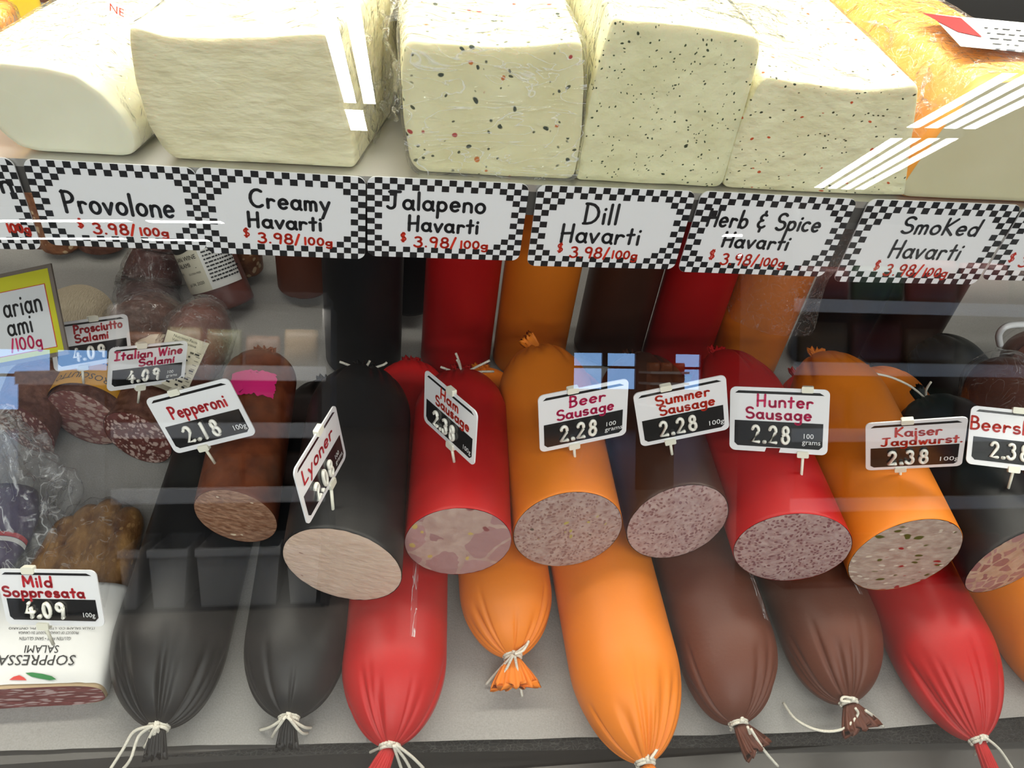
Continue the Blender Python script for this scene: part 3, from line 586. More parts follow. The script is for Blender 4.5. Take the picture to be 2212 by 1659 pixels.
# film loosely around the standing orange one
o_ = [o for o in COL.objects if o['label' ].startswith('orange sausage standing upright in crinkled')] if False else [o for o in COL.objects if o.get('label', '').startswith('orange sausage standing upright in crinkled')]
fo = o_[0]; fc = at(1640, 690, Y=.80)
rs = []
for i in range(26):
    z = .10+.32*i/25
    rs.append([V((fc.x, .80+.03*z/.42, z))+V((math.cos(t), math.sin(t), 0))*(.0525+.005*noise.noise(V((math.cos(t)*3, math.sin(t)*3, z*14)))+.02*max(0, math.cos(t-5.6))**8*(1+.5*noise.noise(V((z*20, t, 1))))) for t in [2*PI*j/64 for j in range(64)]])
MB().rings(rs, True, False, False).build('cling_film', FILMX, fo, label='crinkled clear film')
# lying ones further right
def lying(name, label, cas, fpx, rpx, z, R, seed, group, wrap=True, **k):
    P0 = at(*fpx, z=z); P1 = at(*rpx, z=z)
    r = sausage(name, label, group, P0, P1, R, cas, k.pop('front', 'round'), k.pop('rear', 'round'), k.pop('face', None), k.pop('yaw', 0), k.pop('tilt', .05), seed, **k)
    if wrap:
        a = (P1-P0).normalized(); u = a.cross(V((0, 0, 1))).normalized(); ww = u.cross(a); L = (P1-P0).length; rs = []
        for i in range(24):
            f = i/23; q = R*(1.05 if f < .75 else 1.05*math.sqrt(max(.02, 1-((f-.75)/.27)**2)))
            rs.append([P0+a*(L*(f*1.02))+(u*math.cos(t)+ww*math.sin(t))*(q+.002*noise.noise(V((math.cos(t)*4, math.sin(t)*4, f*9+seed)))) for t in [2*PI*j/56 for j in range(56)]])
        MB().rings(rs, True, False, False).build('cling_film', FILM, r, label='clear cling film')
    return r
lying('brown_sausage', 'film-wrapped brown sausage lying behind the tag at the right edge', BROWN, (2330, 1150), (2140, 790), .146, .050, 41, 'wrapped brown sausages', Lr=1.3)
lying('brown_sausage', 'film-wrapped brown sausage farthest back at the right edge, beside white loop', BROWN, (2330, 850), (2180, 735), .06, .052, 42, 'wrapped brown sausages', Lr=1.1)
lp = thing('cord_loop', 'white plastic cord loop sticking up over the wrapped brown sausages', 'loop', at(2180, 720, z=.17))
MB().tube(spline([at(2160, 745, z=.14), at(2158, 722, z=.165), at(2172, 706, z=.18), at(2200, 701, z=.18), at(2240, 704, z=.178), at(2262, 725, z=.15)], 6), .0042, 10).build('cord', WHITEP, lp)
# ------------------------------------------------------------------ salamis at the left
SG = 'cut salamis lying on the paper'
def salami(name, label, fpx, rpx, R, z, face, cas, yaw, tilt, seed, z1=None, **k):
    P0 = at(*fpx, z=z); P1 = at(*rpx, z=z1 or z)
    r = sausage(name, label, k.pop('group', SG), P0, P1, R, cas, 'cut', 'round', face, yaw, tilt, seed, cat='salami', Lr=.9, squash=.9, **k)
    return r, P0, P1
r, p0, p1 = salami('prosciutto_salami', 'cut marbled salami with a mustard yellow printed band', (181, 903), (262, 745), .043, .042, M_PRO, C_SAL, .22, .10, 51)
BAND = mat('mustard paper band', (.62, .30, .025, 1), .5, .3, bump=(80, .15))
grid(40, 10, wrap_patch(p0, p1, .0425, .012, .062, 3.0, -.1, lift=.0018)).build('paper_band', BAND, r, label='mustard yellow printed band')
a_ = (p1-p0).normalized(); u_ = a_.cross(V((0, 0, 1))).normalized(); w_ = u_.cross(a_)
def onband(x, y, lift=.0024): th = 1.45+x/.0425; return p0+a_*y+(u_*math.cos(th)+w_*math.sin(th)*1.0)*(.0425+lift)
tm = MB(); type_on(tm, onband, 'PROSCIUTTO SALAMI', .006, .028, .0115, .2, sx=-.92*-1, flip=False) if False else None
def onb(x, y): return onband(x, y)
vs, fs = type_tris('PROSCIUTTO', .15); tm.add([onb(.004+a*.0125*.85, .029-b*.0125) for a, b in vs], fs)
vs, fs = type_tris('SALAMI', .15); tm.add([onb(.012+a*.008*.8, .041-b*.008) for a, b in vs], fs)
rn = random.Random(4)
for k, y in enumerate((.046, .050, .054, .058)):
    x = -.03
    while x < .035:
        l = rn.uniform(.002, .006); tm.add([onb(x, y), onb(x+l, y), onb(x+l, y+.0018), onb(x, y+.0018)], [(0, 1, 2, 3)]); x += l+.0012
tm.build('band_print', INKB, r, False)
r, p0, p1 = salami('italian_salami', 'cut salami with bold white fat flecks and a cream label', (297, 946), (372, 740), .0395, .039, M_SAL, C_SAL, .30, .12, 52)
LABEL = mat('cream paper label', (.62, .58, .46, 1), .6, .3, bump=(60, .12))
grid(40, 10, wrap_patch(p0, p1, .039, .045, .13, 3.0, .0, lift=.0016)).build('paper_band', LABEL, r, label='cream printed band')
salami('dark_salami', 'dark dry salami in clear film, its cut end by the plastic bag', (52, 925), (100, 790), .035, .036, M_SAL, C_SAL, .5, .15, 53)
# other pieces at the left back
def blob(name, label, cat, group, pts, radii, m, seed, amp=.06, n=40, wrap=None, squash=1):
    pts = [V(p) for p in pts]; root = thing(name, label, cat, min(pts, key=lambda p: p.z)-V((0, 0, min(radii)*.3)), group)
    sp = spline(pts, 7); m_ = len(sp); rs = []; rw = []
    for i, p in enumerate(sp):
        f = i/(m_-1)*(len(radii)-1); k = min(int(f), len(radii)-2); q = radii[k]+(radii[k+1]-radii[k])*(f-k)
        t = (sp[min(i+1, m_-1)]-sp[max(i-1, 0)]).normalized(); a = t.cross(V((0, .3, 1))).normalized() if abs(t.z) < .9 else t.cross(V((0, 1, 0))).normalized(); b = t.cross(a)
        ring = [(a*math.cos(h)+b*math.sin(h)*squash) for h in [2*PI*j/n for j in range(n)]]
        rs.append([p+d*q*(1+amp*noise.noise(p*30+d*1.5+V((seed, 0, 0)))) for d in ring])
        rw.append([p+d*(q*1.06+.003)*(1+.1*noise.noise(p*60+d*3+V((seed, 9, 0)))) for d in ring])
    MB().rings(rs).build('body', m, root)
    if wrap: MB().rings(rw, True, False, False).build('cling_film', wrap, root, label='crinkled clear film')
    return root
c = at(465, 690, z=0); cT = at(418, 520, Y=c.y+.02)
WF = at(487, 692, z=.004); WF.y += .03; WT = at(425, 500, Y=WF.y+.05)
wr = sausage('wine_salami', 'wrapped wine salami standing upright with black and cream printed label', None, WF, WT, .038, mat('wine salami casing', (.17, .05, .038, 1), .4, .5, bump=(120, .3)), 'flat', 'round', seed=54, up=(0, 1, 0), cat='salami', Lr=.6)
q0, q1 = WF, WT
aw = (q1-q0).normalized(); uw = aw.cross(V((0, 1, 0))).normalized(); wwv = uw.cross(aw)
def onw(x, y, lift=.0022): th = -PI/2-.0+x/.038; return q0+aw*y+(uw*math.cos(th)+wwv*math.sin(th))*(.038+lift)
# find the sense in which x runs to the right as seen
sgn = 1 if (onw(.01, .1)-onw(-.01, .1)).x > 0 else -1
fcw = 1 if onw(0, .1).y < q0.y+.02 else -1
def onl(x, y, lift=.0022):
    th = (-PI/2 if fcw > 0 else PI/2)+sgn*fcw*x/.038
    return q0+aw*y+(uw*math.cos(th)+wwv*math.sin(th))*(.038+lift)
if (onl(.01, .1)-onl(-.01, .1)).x < 0:
    def onl(x, y, lift=.0022):
        th = (-PI/2 if fcw > 0 else PI/2)-sgn*fcw*x/.038
        return q0+aw*y+(uw*math.cos(th)+wwv*math.sin(th))*(.038+lift)
CREAM = mat('cream label', (.60, .57, .46, 1), .5, .3); LWHITE = mat('white label', (.72, .72, .70, 1), .5, .3); LBLACK = mat('black label', (.02, .02, .02, 1), .4, .3)
lab = grid(16, 10, lambda s, t: onl(-.047+.053*s, .032+.062*t, .0014)).build('front_label', CREAM, wr, label='cream printed label')
grid(16, 10, lambda s, t: onl(-.047+.053*s, .094+.075*t-.006*math.sin(s*PI)*(1-t), .0018)).build('black_label_top', LBLACK, wr, label='black label top')
grid(16, 10, lambda s, t: onl(.006+.044*s, .032+.135*t, .0014)).build('nutrition_label', LWHITE, wr, label='white label with fine print')
tm = MB()
for txt, x, y, s in (('ITALIAN WINE', -.021, .078, .0085), ('SALAMI', -.021, .069, .0085), ('UNCURED', -.034, .060, .0035), ('GLUTEN FREE', -.008, .058, .0035), ('Jul 04, 2020', -.012, .043, .006)):
    vs, fs = type_tris(txt); tm.add([onl(x+p*s*.85, y+q*s, .0026) for p, q in vs], fs)
tm.add([onl(-.042, .066, .0026), onl(-.002, .066, .0026), onl(-.002, .0666, .0026), onl(-.042, .0666, .0026)], [(0, 1, 2, 3)])
for k in range(24):
    x = .010; y = .042+k*.005
    while x < .048:
        l = rn.uniform(.002, .006); tm.add([onl(x, y, .0022), onl(x+l, y, .0022), onl(x+l, y+.0021, .0022), onl(x, y+.0021, .0022)], [(0, 1, 2, 3)]); x += l+.001
tm.build('label_print', INKB, wr, False)
DR = mat('dark cured meat', (.05, .014, .012, 1), .4, .5, var=(50, (.13, .04, .035, 1), .35, .7), bump=(70, .5))
blob('filmed_salami', 'dark red salami bunched in clear film beside the wine salami label', 'salami', None, [at(330, 720, z=.03), at(322, 650, Y=.93), at(330, 600, Y=.95), at(338, 545, Y=.97), at(345, 500, Y=.98)], [.036, .043, .04, .03, .014], DR, 61, .1, wrap=FILMX)
blob('wrapped_salami', 'brown frosty salami loaf in clear film behind the Prosciutto tag', 'salami', None, [at(300, 760, z=.05), at(325, 715, z=.05), at(340, 670, z=.05)], [.03, .05, .03], C_SAL, 62, .06, wrap=FILM)
nl = blob('nutrition_salami', 'reddish salami in shiny film with a nutrition facts label', 'salami', None, [at(398, 820, z=.06), at(415, 770, z=.07), at(435, 715, z=.075), at(447, 675, z=.07)], [.028, .037, .037, .022], mat('red salami casing', (.20, .06, .04, 1), .4, .5, var=(50, (.13, .04, .025, 1), .35, .7), bump=(90, .4)), 63, .05, wrap=FILMX)
nq = [at(362, 712, d=1.0), at(452, 742, d=.995), at(402, 850, d=.955), at(330, 820, d=.955)]
def nfn(s, t):
    p = nq[0].lerp(nq[1], s).lerp(nq[3].lerp(nq[2], s), t); return p+ray(400, 760)*(-.004*math.sin(PI*s))
grid(10, 10, nfn).build('nutrition_label', LABEL, nl, label='cream nutrition facts label')
tm = MB()
def nt_(x, y): return nfn(.5+x, y)-ray(400, 760)*.0012
for txt, y, s in (('Nutrition Facts', .09, .075), ('Valeur nutritive', .17, .075)):
    vs, fs = type_tris(txt); tm.add([nt_(-.04+p*s*1.25, y-q*s) for p, q in vs], fs)
for k in range(9):
    y = .24+k*.08; x = -.42
    tm.add([nt_(-.44, y), nt_(.44, y), nt_(.44, y+.008), nt_(-.44, y+.008)], [(0, 1, 2, 3)])
    while x < .38:
        l = rn.uniform(.04, .12)
        if rn.random() < .6: tm.add([nt_(x, y+.025), nt_(x+l, y+.025), nt_(x+l, y+.055), nt_(x, y+.055)], [(0, 1, 2, 3)])
        x += l+.03
tm.build('label_print', INKB, nl, False)
blob('netted_salami', 'pale netted salami end showing above the Prosciutto tag', 'salami', None, [at(120, 760, z=.05), at(160, 700, z=.05), at(190, 668, z=.045), at(206, 652, z=.04)], [.04, .046, .036, .012], C_NET, 64, .03)
sl = MB(); so = [at(-120, 500, Y=1.02), at(92, 500, Y=1.02), at(118, 540, Y=1.02), at(152, 602, Y=1.02), at(100, 640, Y=1.02), at(-120, 640, Y=1.02)]
# dark slab leaning on the back panel
def prism(outline, depth, inset=.002, amp=0., seed=0, dens=120, smooth=3, front=True, back=True, grow=0, y_start=0, nring=9, edge=.004, dirv=V((0, 1, 0)), fnoise=0., taper=0):
    P = [V(p) for p in outline]; per = sum((P[i]-P[i-1]).length for i in range(len(P))); D = []
    for i in range(len(P)):
        a, b = P[i], P[(i+1) % len(P)]; k = max(1, int(round((b-a).length/per*dens)))
        D += [a.lerp(b, j/k) for j in range(k)]
    for _ in range(smooth): D = [(D[i-1]+2*D[i]+D[(i+1) % len(D)])/4 for i in range(len(D))]
    c = sum(D, V())/len(D); n = len(D)
    R_ = []
    nn = []
    for i in range(n):
        t = (D[(i+1) % n]-D[i-1]).normalized(); q = t.cross(dirv).normalized()
        if q.dot(D[i]-c) < 0: q = -q
        nn.append(q)
    sh_ = lambda p, k=1: amp*k*noise.noise(p*22+V((seed, 0, 0)))+amp*.5*k*noise.noise(p*55+V((seed, 3, 0)))
    rings = []
    ys = [0, .0012, edge, edge*2.5]+[edge*2.5+(depth-edge*2.5)*i/nring for i in range(1, nring+1)]
    for y in ys:
        k = -inset if y == 0 else (-inset*.35 if y == .0012 else 0)
        ring = []
        for d, q in zip(D, nn):
            p = d+dirv*(y_start+y); p = c+dirv*(y_start+y)+(p-c-dirv*(y_start+y))*(1-taper*y/depth)
            ring.append(p+q*(k+grow+sh_(p)))
        rings.append(ring)
    mb = MB()
    if front:
        fr_ = []
        for i in range(10):
            k = i/10
            fr_.append([c+dirv*y_start+(p-c-dirv*y_start)*k+dirv*(fnoise*noise.noise(p*k*40+c+V((0, 0, seed)))) for p in rings[0]])
        rings = fr_[1:]+rings
    mb.rings(rings, True, front, back)
    return mb
sroot = thing('smoked_slab', 'dark crusted meat slab leaning at the back behind the yellow sign', 'meat', so[4])
prism(so, .05, .004, .002, 3).build('body', C_SLAB, sroot)
# vacuum pack of dry sausages
pk = thing('sausage_pack', 'vacuum pack of four rough dry sausages behind the Soppresata tag', 'sausage pack', at(200, 1250, z=0))
ends = [((48, 1330), (165, 1118)), ((110, 1335), (205, 1092)), ((172, 1335), (243, 1080)), ((228, 1330), (283, 1098))]
for k, (a, b) in enumerate(ends):
    P0, P1 = at(*a, z=.021), at(*b, z=.021); L = (P1-P0).length; t = (P1-P0).normalized(); u = t.cross(V((0, 0, 1))).normalized(); ww = u.cross(t); rs = []
    for i in range(30):
        f = i/29; q = .0165*(min(1, (f/.06+.02))**.5 if f < .06 else (1 if f < .8 else math.sqrt(max(.01, 1-((f-.8)/.2)**2))))
        rs.append([P0+t*(L*f)+(u*math.cos(h)+ww*math.sin(h))*q*(1+.05*noise.noise(V((f*20, math.cos(h)*2, k*3)))) for h in [2*PI*j/32 for j in range(32)]])
    MB().rings(rs).build('sausage', C_DRY, pk)
def pfn(s, t):
    L0, L1 = at(30, 1340, z=.02), at(150, 1110, z=.02); Q0, Q1 = at(258, 1335, z=.02), at(300, 1100, z=.02)
    p = L0.lerp(L1, t).lerp(Q0.lerp(Q1, t), s)
    p.y += .018*math.sin(PI*s)*t
    k = s*4-.5; h = .041+.0025*math.cos(2*PI*k)
    e = min(1, min(s, 1-s)*9, (1-t)*9+.02)
    p.z = .004+(h-.004)*math.sqrt(max(0, e))+.0015*noise.noise(V((s*14, t*18, 2)))
    return p
grid(48, 48, pfn).build('vacuum_film', FILM, pk, label='clear vacuum film')
# soppressata half in white paper
sp_ = thing('soppressata_salami', 'half soppressata in white printed paper with its cut face to the front', 'salami', at(100, 1500, z=0))
hz = .040
fbl, fbr = at(-140, 1528, z=0), at(236, 1532, z=0); fl = (fbl.y+fbr.y)/2
xl, xr = fbl.x, fbr.x
yb = at(100, 1345, z=hz).y
sec = []
for i in range(72):
    t = 2*PI*i/72; cx, cz = math.cos(t), math.sin(t)
    sec.append((math.copysign(abs(cx)**.45, cx), math.copysign(abs(cz)**.55, cz)))
xm, hw = (xl+xr)/2, (xr-xl)/2
ring = lambda y, k=1.0, m_=0: [V((xm+hw*k*a, y, hz/2+.0005+hz/2*k*b+m_*noise.noise(V((a*5, y*40, b*5))))) for a, b in sec]
MB().rings([ring(fl+.0, .985, 0), ring(fl+.002, 1), ring(fl+.01)], True, False, False).build('casing', mat('salami skin', (.45, .33, .20, 1), .6, .3), sp_)
face = MB(); face.rings([[V((xm+(p.x-xm)*k, p.y+.0006*noise.noise(p*k*90), hz/2+(p.z-hz/2)*k)) for p in ring(fl, .98)] for k in [1-i/9 for i in range(9)]], True, False, True).build('cut_face', M_SOP, sp_)
WP = mat('white butcher wrap', (.74, .74, .73, 1), .6, .3, bump=(50, .25))
ys = [fl+.0022+(yb+.04-fl-.0022)*i/24 for i in range(25)]
rr_ = []
for i, y in enumerate(ys): rr_.append([p+V((0, .0035*abs(noise.noise(V((p.x*60, 3, 0)))) if i == 0 else 0, 0))+V((0, 0, .0013 if p.z > hz/2 else -.0002)) for p in ring(y, 1.006, .0006)])
MB().rings(rr_, True, False, True).build('paper_wrap', WP, sp_, label='white printed paper wrap')
ZP = hz+.0026
def onp(px, py): p = at(px, py, z=ZP); return p
tm = MB()
def ptext(txt, cx, cy, hpx, wpx, shear=.0):
    vs, fs = type_tris(txt, shear); w_ = max(a for a, b in vs)-min(a for a, b in vs); k = wpx/w_
    # upside down as printed; slope of the row follows the deck
    tm.add([onp(cx-a*k, cy+b*hpx/.72-.0*a) for a, b in vs], fs)
ptext('SOPPRESSATA', 60, 1415, 23, 210, .25); ptext('SALAMI', 91, 1394, 17, 76, .2); ptext('GLUTEN FREE • SANS GLUTEN', 98, 1376, 7, 112, .3)
ptext('PRODUCT OF CANADA/PRODUIT DU CANADA', 105, 1364, 6, 130, .1); ptext('ITALIA SALAMI CO. LTD. GUELPH, ONTARIO', 112, 1355, 5, 186, .1)
tm.build('wrap_print', INKB, sp_, False)
def leaf(p, name, m_):
    mb = MB(); q = [onp(x, y)+V((0, 0, .0004)) for x, y in p]; mb.add(q, [tuple(range(len(q)))]); mb.build(name, m_, sp_, False)
leaf([(55, 1454), (70, 1453), (92, 1456), (112, 1461), (122, 1468), (108, 1470), (85, 1466), (68, 1462)], 'green_leaf_mark', mat('green print', (.02, .20, .05, 1), .5, .3))
leaf([(20, 1469), (30, 1462), (42, 1459), (52, 1464), (58, 1470)], 'red_leaf_mark', mat('red print', (.65, .05, .04, 1), .5, .3))
# plastic bag with purple packet
bag = thing('plastic_bag', 'crumpled clear plastic bag with a purple packet inside, at the left edge', 'bag', at(20, 1200, z=0))
bc = at(5, 1110, z=.05); rs = []
for i in range(34):
    f = i/33; zz = .002+.13*f; q = .062*(1-.75*f**1.6)
    rs.append([V((bc.x, bc.y+.05*f, zz))+V((math.cos(h)*.8, math.sin(h)*1.25, 0))*q*(1+.34*noise.noise(V((math.cos(h)*2.5, math.sin(h)*2.5, f*5)))+.30*noise.noise(V((math.cos(h)*6, math.sin(h)*6, f*10)))) for h in [2*PI*j/110 for j in range(110)]])
MB().rings(rs, True, True, True).build('bag_film', FILMB, bag, label='crumpled clear plastic')
PUR = mat('purple packet', (.05, .03, .085, 1), .5, .4, bump=(60, .8))
pm = MB(); rs = []
for i in range(10):
    f = i/9; y = bc.y-.045+.09*f
    rs.append([V((bc.x-.012, y, .026))+V((math.cos(h)*.036, 0, math.sin(h)*.022))*(.6+.4*math.sin(PI*(.1+.8*f))) for h in [2*PI*j/28 for j in range(28)]])
pm.rings(rs).build('packet', PUR, bag, label='purple packet')
for nm_, dz, mm in (('white_stripe', .0, LWHITE), ('red_stripe', .004, mat('red packet print', (.5, .02, .03, 1), .5, .3))):
    grid(12, 3, lambda a, b: V((bc.x-.012+.036*math.cos(PI*(.05+.5*a)), bc.y-.030+.005*b+dz*1.4+.002*math.sin(a*5), .026+.0245*math.sin(PI*(.05+.5*a))))).build(nm_, mm, bag)
# ------------------------------------------------------------------ cheeses on the shelf
YF = .531
def outl(px, Y=YF): return [at(x, y, Y=Y) for x, y in px]
def cheese(name, label, px, m_, depth, seed, filmgrow=.0016, filmfront=False, Y=YF, amp=.0006, fn=.0012, fm=None, cat='cheese', turn=0):
    o = outl(px, Y); zmin = min(p.z for p in o)
    o = [V((p.x, p.y, max(p.z, SH+.0008))) for p in o]
    root = thing(name, label, cat, V((sum(p.x for p in o)/len(o), Y+depth/2, SH)))
    dv = V((turn, 1, 0)).normalized()
    prism(o, depth, .0012, amp, seed, dens=150, smooth=2, fnoise=fn, dirv=dv).build('block', m_, root)
    if filmgrow:
        fo_ = [V((p.x, p.y, max(p.z, SH+.002))) for p in o]
        prism(fo_, depth-.004, .0, .0018, seed+20, dens=170, smooth=2, front=filmfront, back=True, grow=filmgrow, y_start=-.0018 if filmfront else .006, fnoise=.0012, nring=14, dirv=dv).build('cling_film', fm or FILM, root, label='clear cling film')
    return root
def tuft(root, base, dirs, seed, r=.02, name='film_fold'):
    """A gathered, wrinkled flap of cling film."""
    def fn(s, t):
        p = V(base)+V(dirs[0])*s+V(dirs[1])*t
        q = noise.noise_vector(V((s*3, t*3, seed)))+.5*noise.noise_vector(V((s*9, t*9, seed+5)))
        return p+q*r*(.25+.75*max(abs(s-.5), abs(t-.5))*2)
    return grid(26, 26, fn).build(name, FILMX, root, label='gathered clear film')
pv = cheese('provolone_cheese', 'round provolone piece with smooth cut face above the Provolone sign', [(-110, 130), (0, 134), (90, 143), (160, 160), (215, 198), (262, 248), (288, 292), (293, 318), (285, 335), (265, 347), (200, 348), (130, 345), (87, 340), (45, 319), (15, 297), (0, 283), (-50, 238), (-120, 190)], CHEESE_P, .20, 1, amp=.0002, fn=.0002, fm=FILMX, turn=.30)
grid(14, 8, lambda s, t: at(205+s*70, -40+t*60, z=at(60, 138, Y=YF).z+.0)).v if False else None
tm = MB(); zt = at(180, 168, Y=YF).z
def onpv(x, y): p = at(x, y, Y=YF); return p
vs, fs = type_tris('NE'); dd = at(248, 32, Y=.62)
tm.add([at(252+p*26, 30-q*24+p*12, Y=.618) for p, q in vs], fs); tm.build('film_print', mat('red film print', (.55, .02, .02, 1), .4, .4), pv, False, label='red letters on the film')
cc = cheese('creamy_havarti_cheese', 'large plain havarti block above the Creamy Havarti sign', [(276, 52), (300, 60), (350, 76), (420, 80), (560, 78), (700, 70), (712, 74), (735, 190), (763, 330), (768, 380), (560, 370), (378, 356), (350, 320), (318, 270), (292, 180), (277, 90)], CHEESE_C, .20, 2, turn=.30)
tuft(cc, at(742, 60, Y=.57), (V((.045, .13, .0)), V((.014, 0, -.095))), 5, .022)
tuft(cc, at(770, 215, Y=.56), (V((.035, .08, .0)), V((-.004, 0, -.055))), 15, .016)
jc = cheese('jalapeno_havarti_cheese', 'film-wrapped havarti with red and green pepper bits above the Jalapeno sign', [(882, 84), (960, 92), (1060, 100), (1150, 98), (1240, 86), (1260, 90), (1263, 180), (1258, 290), (1243, 380), (1228, 400), (1060, 394), (905, 386), (886, 350), (872, 260), (866, 160), (870, 100)], CHEESE_J, .135, 3, filmfront=True, fm=FILMJ)
tuft(jc, at(862, 95, Y=.56), (V((.05, .12, .0)), V((-.012, 0, .03))), 7, .016)
tuft(jc, at(866, 130, Y=.545), (V((-.012, .09, 0)), V((-.002, 0, -.05))), 8, .012)
dc = cheese('dill_havarti_cheese', 'tall havarti block with fine green flecks above the Dill Havarti sign', [(1326, 32), (1345, 42), (1420, 46), (1500, 54), (1580, 68), (1636, 78), (1643, 84), (1641, 120), (1600, 270), (1562, 398), (1548, 410), (1400, 406), (1254, 402), (1243, 392), (1250, 340), (1270, 230), (1298, 110), (1318, 50)], CHEESE_D, .17, 4)
tuft(dc, at(1330, 40, Y=.55), (V((.14, .0, -.004)), V((0, .09, .006))), 9, .014)
hc = cheese('herb_havarti_cheese', 'wide havarti block with herb flecks above the Herb & Spice sign', [(1656, 164), (1690, 170), (1780, 182), (1870, 192), (1940, 188), (1980, 180), (1986, 190), (1980, 250), (1966, 330), (1956, 424), (1760, 418), (1574, 416), (1560, 404), (1575, 340), (1604, 250), (1640, 180)], CHEESE_H, .19, 5)
# smoked havarti: orange rind, pale cut face, white printed label on top
smo = outl([(2128, 178), (2200, 172), (2330, 170), (2370, 445), (1944, 430), (1940, 412), (1985, 345), (2055, 250)])
smo = [V((p.x, p.y, max(p.z, SH+.0008))) for p in smo]
sm = thing('smoked_havarti_cheese', 'smoked cheese block with orange rind and white label above the Smoked sign', 'cheese', V((sum(p.x for p in smo)/8, YF+.1, SH)))
SDV = V((-.22, 1, 0)).normalized()
prism(smo, .25, .0012, .0003, 6, front=False, dirv=SDV).build('rind', RIND, sm, label='orange smoked rind')
prism([p+(p-sum(smo, V())/8)*-.012 for p in smo], .006, .001, .0002, 6, back=True, dirv=SDV).build('cut_face', CHEESE_S, sm)
prism(smo, .24, 0, .0022, 27, front=False, grow=.002, y_start=.008, nring=14, dirv=SDV).build('cling_film', FILMX, sm, label='clear cling film')
tuft(sm, at(1995, 200, Y=.545), (V((.045, .05, .03)), V((-.012, .02, -.045))), 11, .022)
tuft(sm, at(2010, 140, Y=.58), (V((.05, .03, .0)), V((-.02, .08, .0))), 12, .02)
ztop = max(p.z for p in smo)+.0045
lt = lambda x, y: at(x, y, z=ztop)
grid(12, 12, lambda s, t: lt(*[(1-t)*((1-s)*a+s*b)+t*((1-s)*c+s*d) for a, b, c, d in ((2010, 2330, 2075, 2390), (30, 60, 100, 130))])).build('printed_label', LWHITE, sm, label='white printed label')
mb = MB(); mb.add([lt(*p)+V((0, 0, .0006)) for p in ((1990, 29), (2075, 40), (2122, 82), (2068, 70))], [(0, 1, 2, 3)]); mb.build('label_flash', mat('dark red print', (.40, .03, .03, 1), .4, .4), sm, False, label='dark red corner of the label')
mb = MB()
for k in range(5):
    y = 60+k*11; x = 2125+k*6
    while x < 2260:
        l = rn.uniform(6, 22); mb.add([lt(x, y+(x-2125)*.08)+V((0, 0, .0006)), lt(x+l, y+(x+l-2125)*.08)+V((0, 0, .0006)), lt(x+l, y+1.8+(x+l-2125)*.08)+V((0, 0, .0006)), lt(x, y+1.8+(x-2125)*.08)+V((0, 0, .0006))], [(0, 1, 2, 3)]); x += l+rn.uniform(4, 14)
mb.build('label_print', INKB, sm, False)
# second row on the shelf: only corners of them are seen
def backblock(name, label, x0, x1, y0, y1, h, m_, seed, film_=True, cat='cheese'):
    o = [V((x0, y0, SH+.001)), V((x1, y0, SH+.001)), V((x1, y0, SH+h)), V((x0, y0, SH+h))]
    r = thing(name, label, cat, V(((x0+x1)/2, (y0+y1)/2, SH)))
    prism(o, y1-y0, .003, .0006, seed, smooth=3).build('block', m_, r)
    if film_: prism([V((p.x, p.y, max(p.z, SH+.002))) for p in o], y1-y0-.004, 0, .0022, seed+3, front=False, grow=.002, y_start=.004).build('cling_film', FILMX, r, label='crinkled clear film')
    return r
pB = at(1190, 30, Y=.69); 
backblock('yellow_cheese', 'small yellow cheese block in film standing behind the Jalapeno and Dill blocks', at(1168, 20, Y=.69).x, at(1285, 20, Y=.69).x, .69, .77, .115, CHEESE_J, 71)
yp = backblock('yellow_package', 'yellow and red printed cheese package standing at the top left corner', at(-150, 60, Y=.70).x, at(38, 60, Y=.70).x, .70, .76, .135, mat('yellow printed pack', (.85, .55, .02, 1), .35, .5), 73, False)
mb = MB(); ypz = .6988
q = lambda x, y: at(x, y, Y=ypz)
mb.add([q(0, 0), q(16, 0), q(34, 38), q(14, 52), q(0, 18)], [(0, 1, 2, 3, 4)]); mb.build('red_stripe', mat('orange red print', (.80, .14, .02, 1), .4, .4), yp, False, label='orange red stripe')
backblock('orange_cheese', 'orange wrapped cheese low at the left edge, behind the provolone', -.42, at(8, 300, Y=.575).x, .575, .66, .05, RIND, 74, True)
